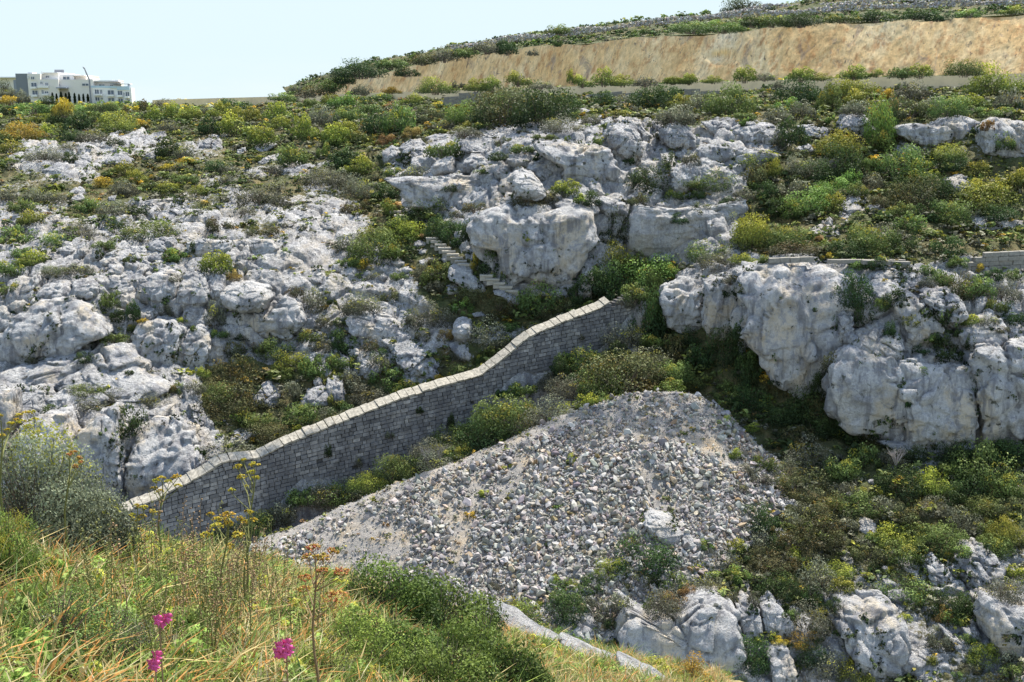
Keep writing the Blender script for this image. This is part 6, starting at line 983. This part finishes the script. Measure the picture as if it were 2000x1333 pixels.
def snapdragon(base, flowers, Y, label, seed):
    r = random.Random(seed); px, py = zp(Z7, [base])[0]; b = at(px, py, Y); b[2] = min(b[2], gz(b[0], b[1])); g = empty('pink_flower', b, label, 'flower'); fl = [at(*zp(Z7, [f])[0], Y + r.uniform(-.02, .02)) - b for f in flowers]; top = max(fl, key=lambda q: q[2]); m = MB(); pts = [np.array((top[0] * u, 0, (top[2] + .02) * u)) for u in np.linspace(0, 1, 7)]; m.tube(pts, np.linspace(.0045, .002, 7), 6); 
    for k in range(16):
        u = r.uniform(.3, .97); p = np.array((top[0] * u, 0, top[2] * u)); a = r.uniform(0, 6.28); q, f_ = blob(p + (.009 * math.cos(a), .009 * math.sin(a), .004), (.004, .004, .007), (math.cos(a), math.sin(a), .6), 1); m.add(q, f_)
    me = bpy.data.meshes.new('stem'); me.from_pydata(np.concatenate(m.V).tolist(), [], m.F); link('stem', me, M['drystalk'], g)
    for f in fl:
        m = MB()
        for R_, dx, dy, dz, tl in ((.0125, 0, 0, .006, .5), (.0105, .001, -.005, -.006, -.6), (.006, 0, -.008, -.001, 0)):
            th = np.linspace(0, 2 * math.pi, 41)[:-1] + r.uniform(0, 6); u = np.linspace(0, 1, 6)[:, None]; rr2 = R_ * u * (1 + .24 * np.cos(5 * th) * u); y2 = -R_ * .55 * (1 - u ** 2) + R_ * .22 * np.sin(11 * th) * u ** 3; q = np.stack([rr2 * np.cos(th) * 1.1, y2 + 0 * th, rr2 * np.sin(th)], -1).reshape(-1, 3)
            c_, s_ = math.cos(tl), math.sin(tl); q = np.stack([q[:, 0], q[:, 1] * c_ - q[:, 2] * s_, q[:, 1] * s_ + q[:, 2] * c_], 1) + f + (dx, dy, dz); m.add(q, grid_faces(6, 40).tolist() + [[i * 40 + 39, i * 40, i * 40 + 40, i * 40 + 79] for i in range(5)])
        q, f_ = blob(f + (0, .009, .001), (.005, .012, .005), (0, 1, 0)); m.add(q, f_)
        me = bpy.data.meshes.new('blossom'); me.from_pydata(np.concatenate(m.V).tolist(), [], m.F); me.polygons.foreach_set('use_smooth', [True] * len(me.polygons)); bl = link('blossom', me, M['petal'], g); q, f_ = blob(f + (0, -.008, -.001), (.003, .002, .0025)); me = bpy.data.meshes.new('throat'); me.from_pydata(q.tolist(), [], f_); link('throat', me, M['throat'], bl)
snapdragon((895, 1333), [(880, 982), (935, 972), (905, 1000)], 3.15, 'pink flower stem with the highest pair of blossoms', 1); snapdragon((862, 1420), [(848, 1228), (876, 1182), (866, 1235)], 2.9, 'pink flower stem lowest and leftmost of the three', 2)
snapdragon((1568, 1400), [(1560, 1130), (1600, 1115), (1585, 1165), (1550, 1165), (1612, 1150)], 2.9, 'pink flower stem with a full cluster right of the other two', 3)
M['drystalk2'] = mat_simple('bleached_twig', (.38, .33, .30), 5, .3)
# bare dead bush before the wall, and litter on the upper slope
def bare(px, py, w_, h_, Y, label, seed):
    r = random.Random(seed); m = MB(); b = at(px, py + h_ / 2, Y); W, Hh = w_ * Y / F / 2, h_ * Y / F
    for i in range(26):
        a = r.uniform(-1.3, 1.3); p = np.array((0, 0, -.2)); q = np.array((W * .4 * math.sin(a), r.uniform(-.3, .3) * W, Hh * .45)); e = q + (W * .5 * math.sin(a + r.uniform(-.5, .5)), r.uniform(-.2, .2), Hh * r.uniform(.25, .6)); m.tube([p, q, e], [.03, .018, .006], 4)
        for k in range(4): u = r.random(); s = q * (1 - u) + e * u; m.tube([s, s + (r.uniform(-.5, .5) * W * .5, r.uniform(-.2, .2), r.uniform(0, .35) * Hh)], [.010, .005], 3)
    me = bpy.data.meshes.new('dead_bush'); me.from_pydata((np.concatenate(m.V)).tolist(), [], m.F); o = link('dead_bush', me, M['drystalk2'], loc=b); tag(o, label, 'dead bush')
bare(845, 898, 60, 60, 78.5, 'bleached bare dead bush between the long wall and the heap', 5); bare(1620, 325, 50, 30, 104, 'grey bare twiggy bush in the upper right thicket', 6); bare(1750, 890, 45, 30, 75, 'grey bare twiggy bush at the top of the lower right slope', 7)
flush_labels()
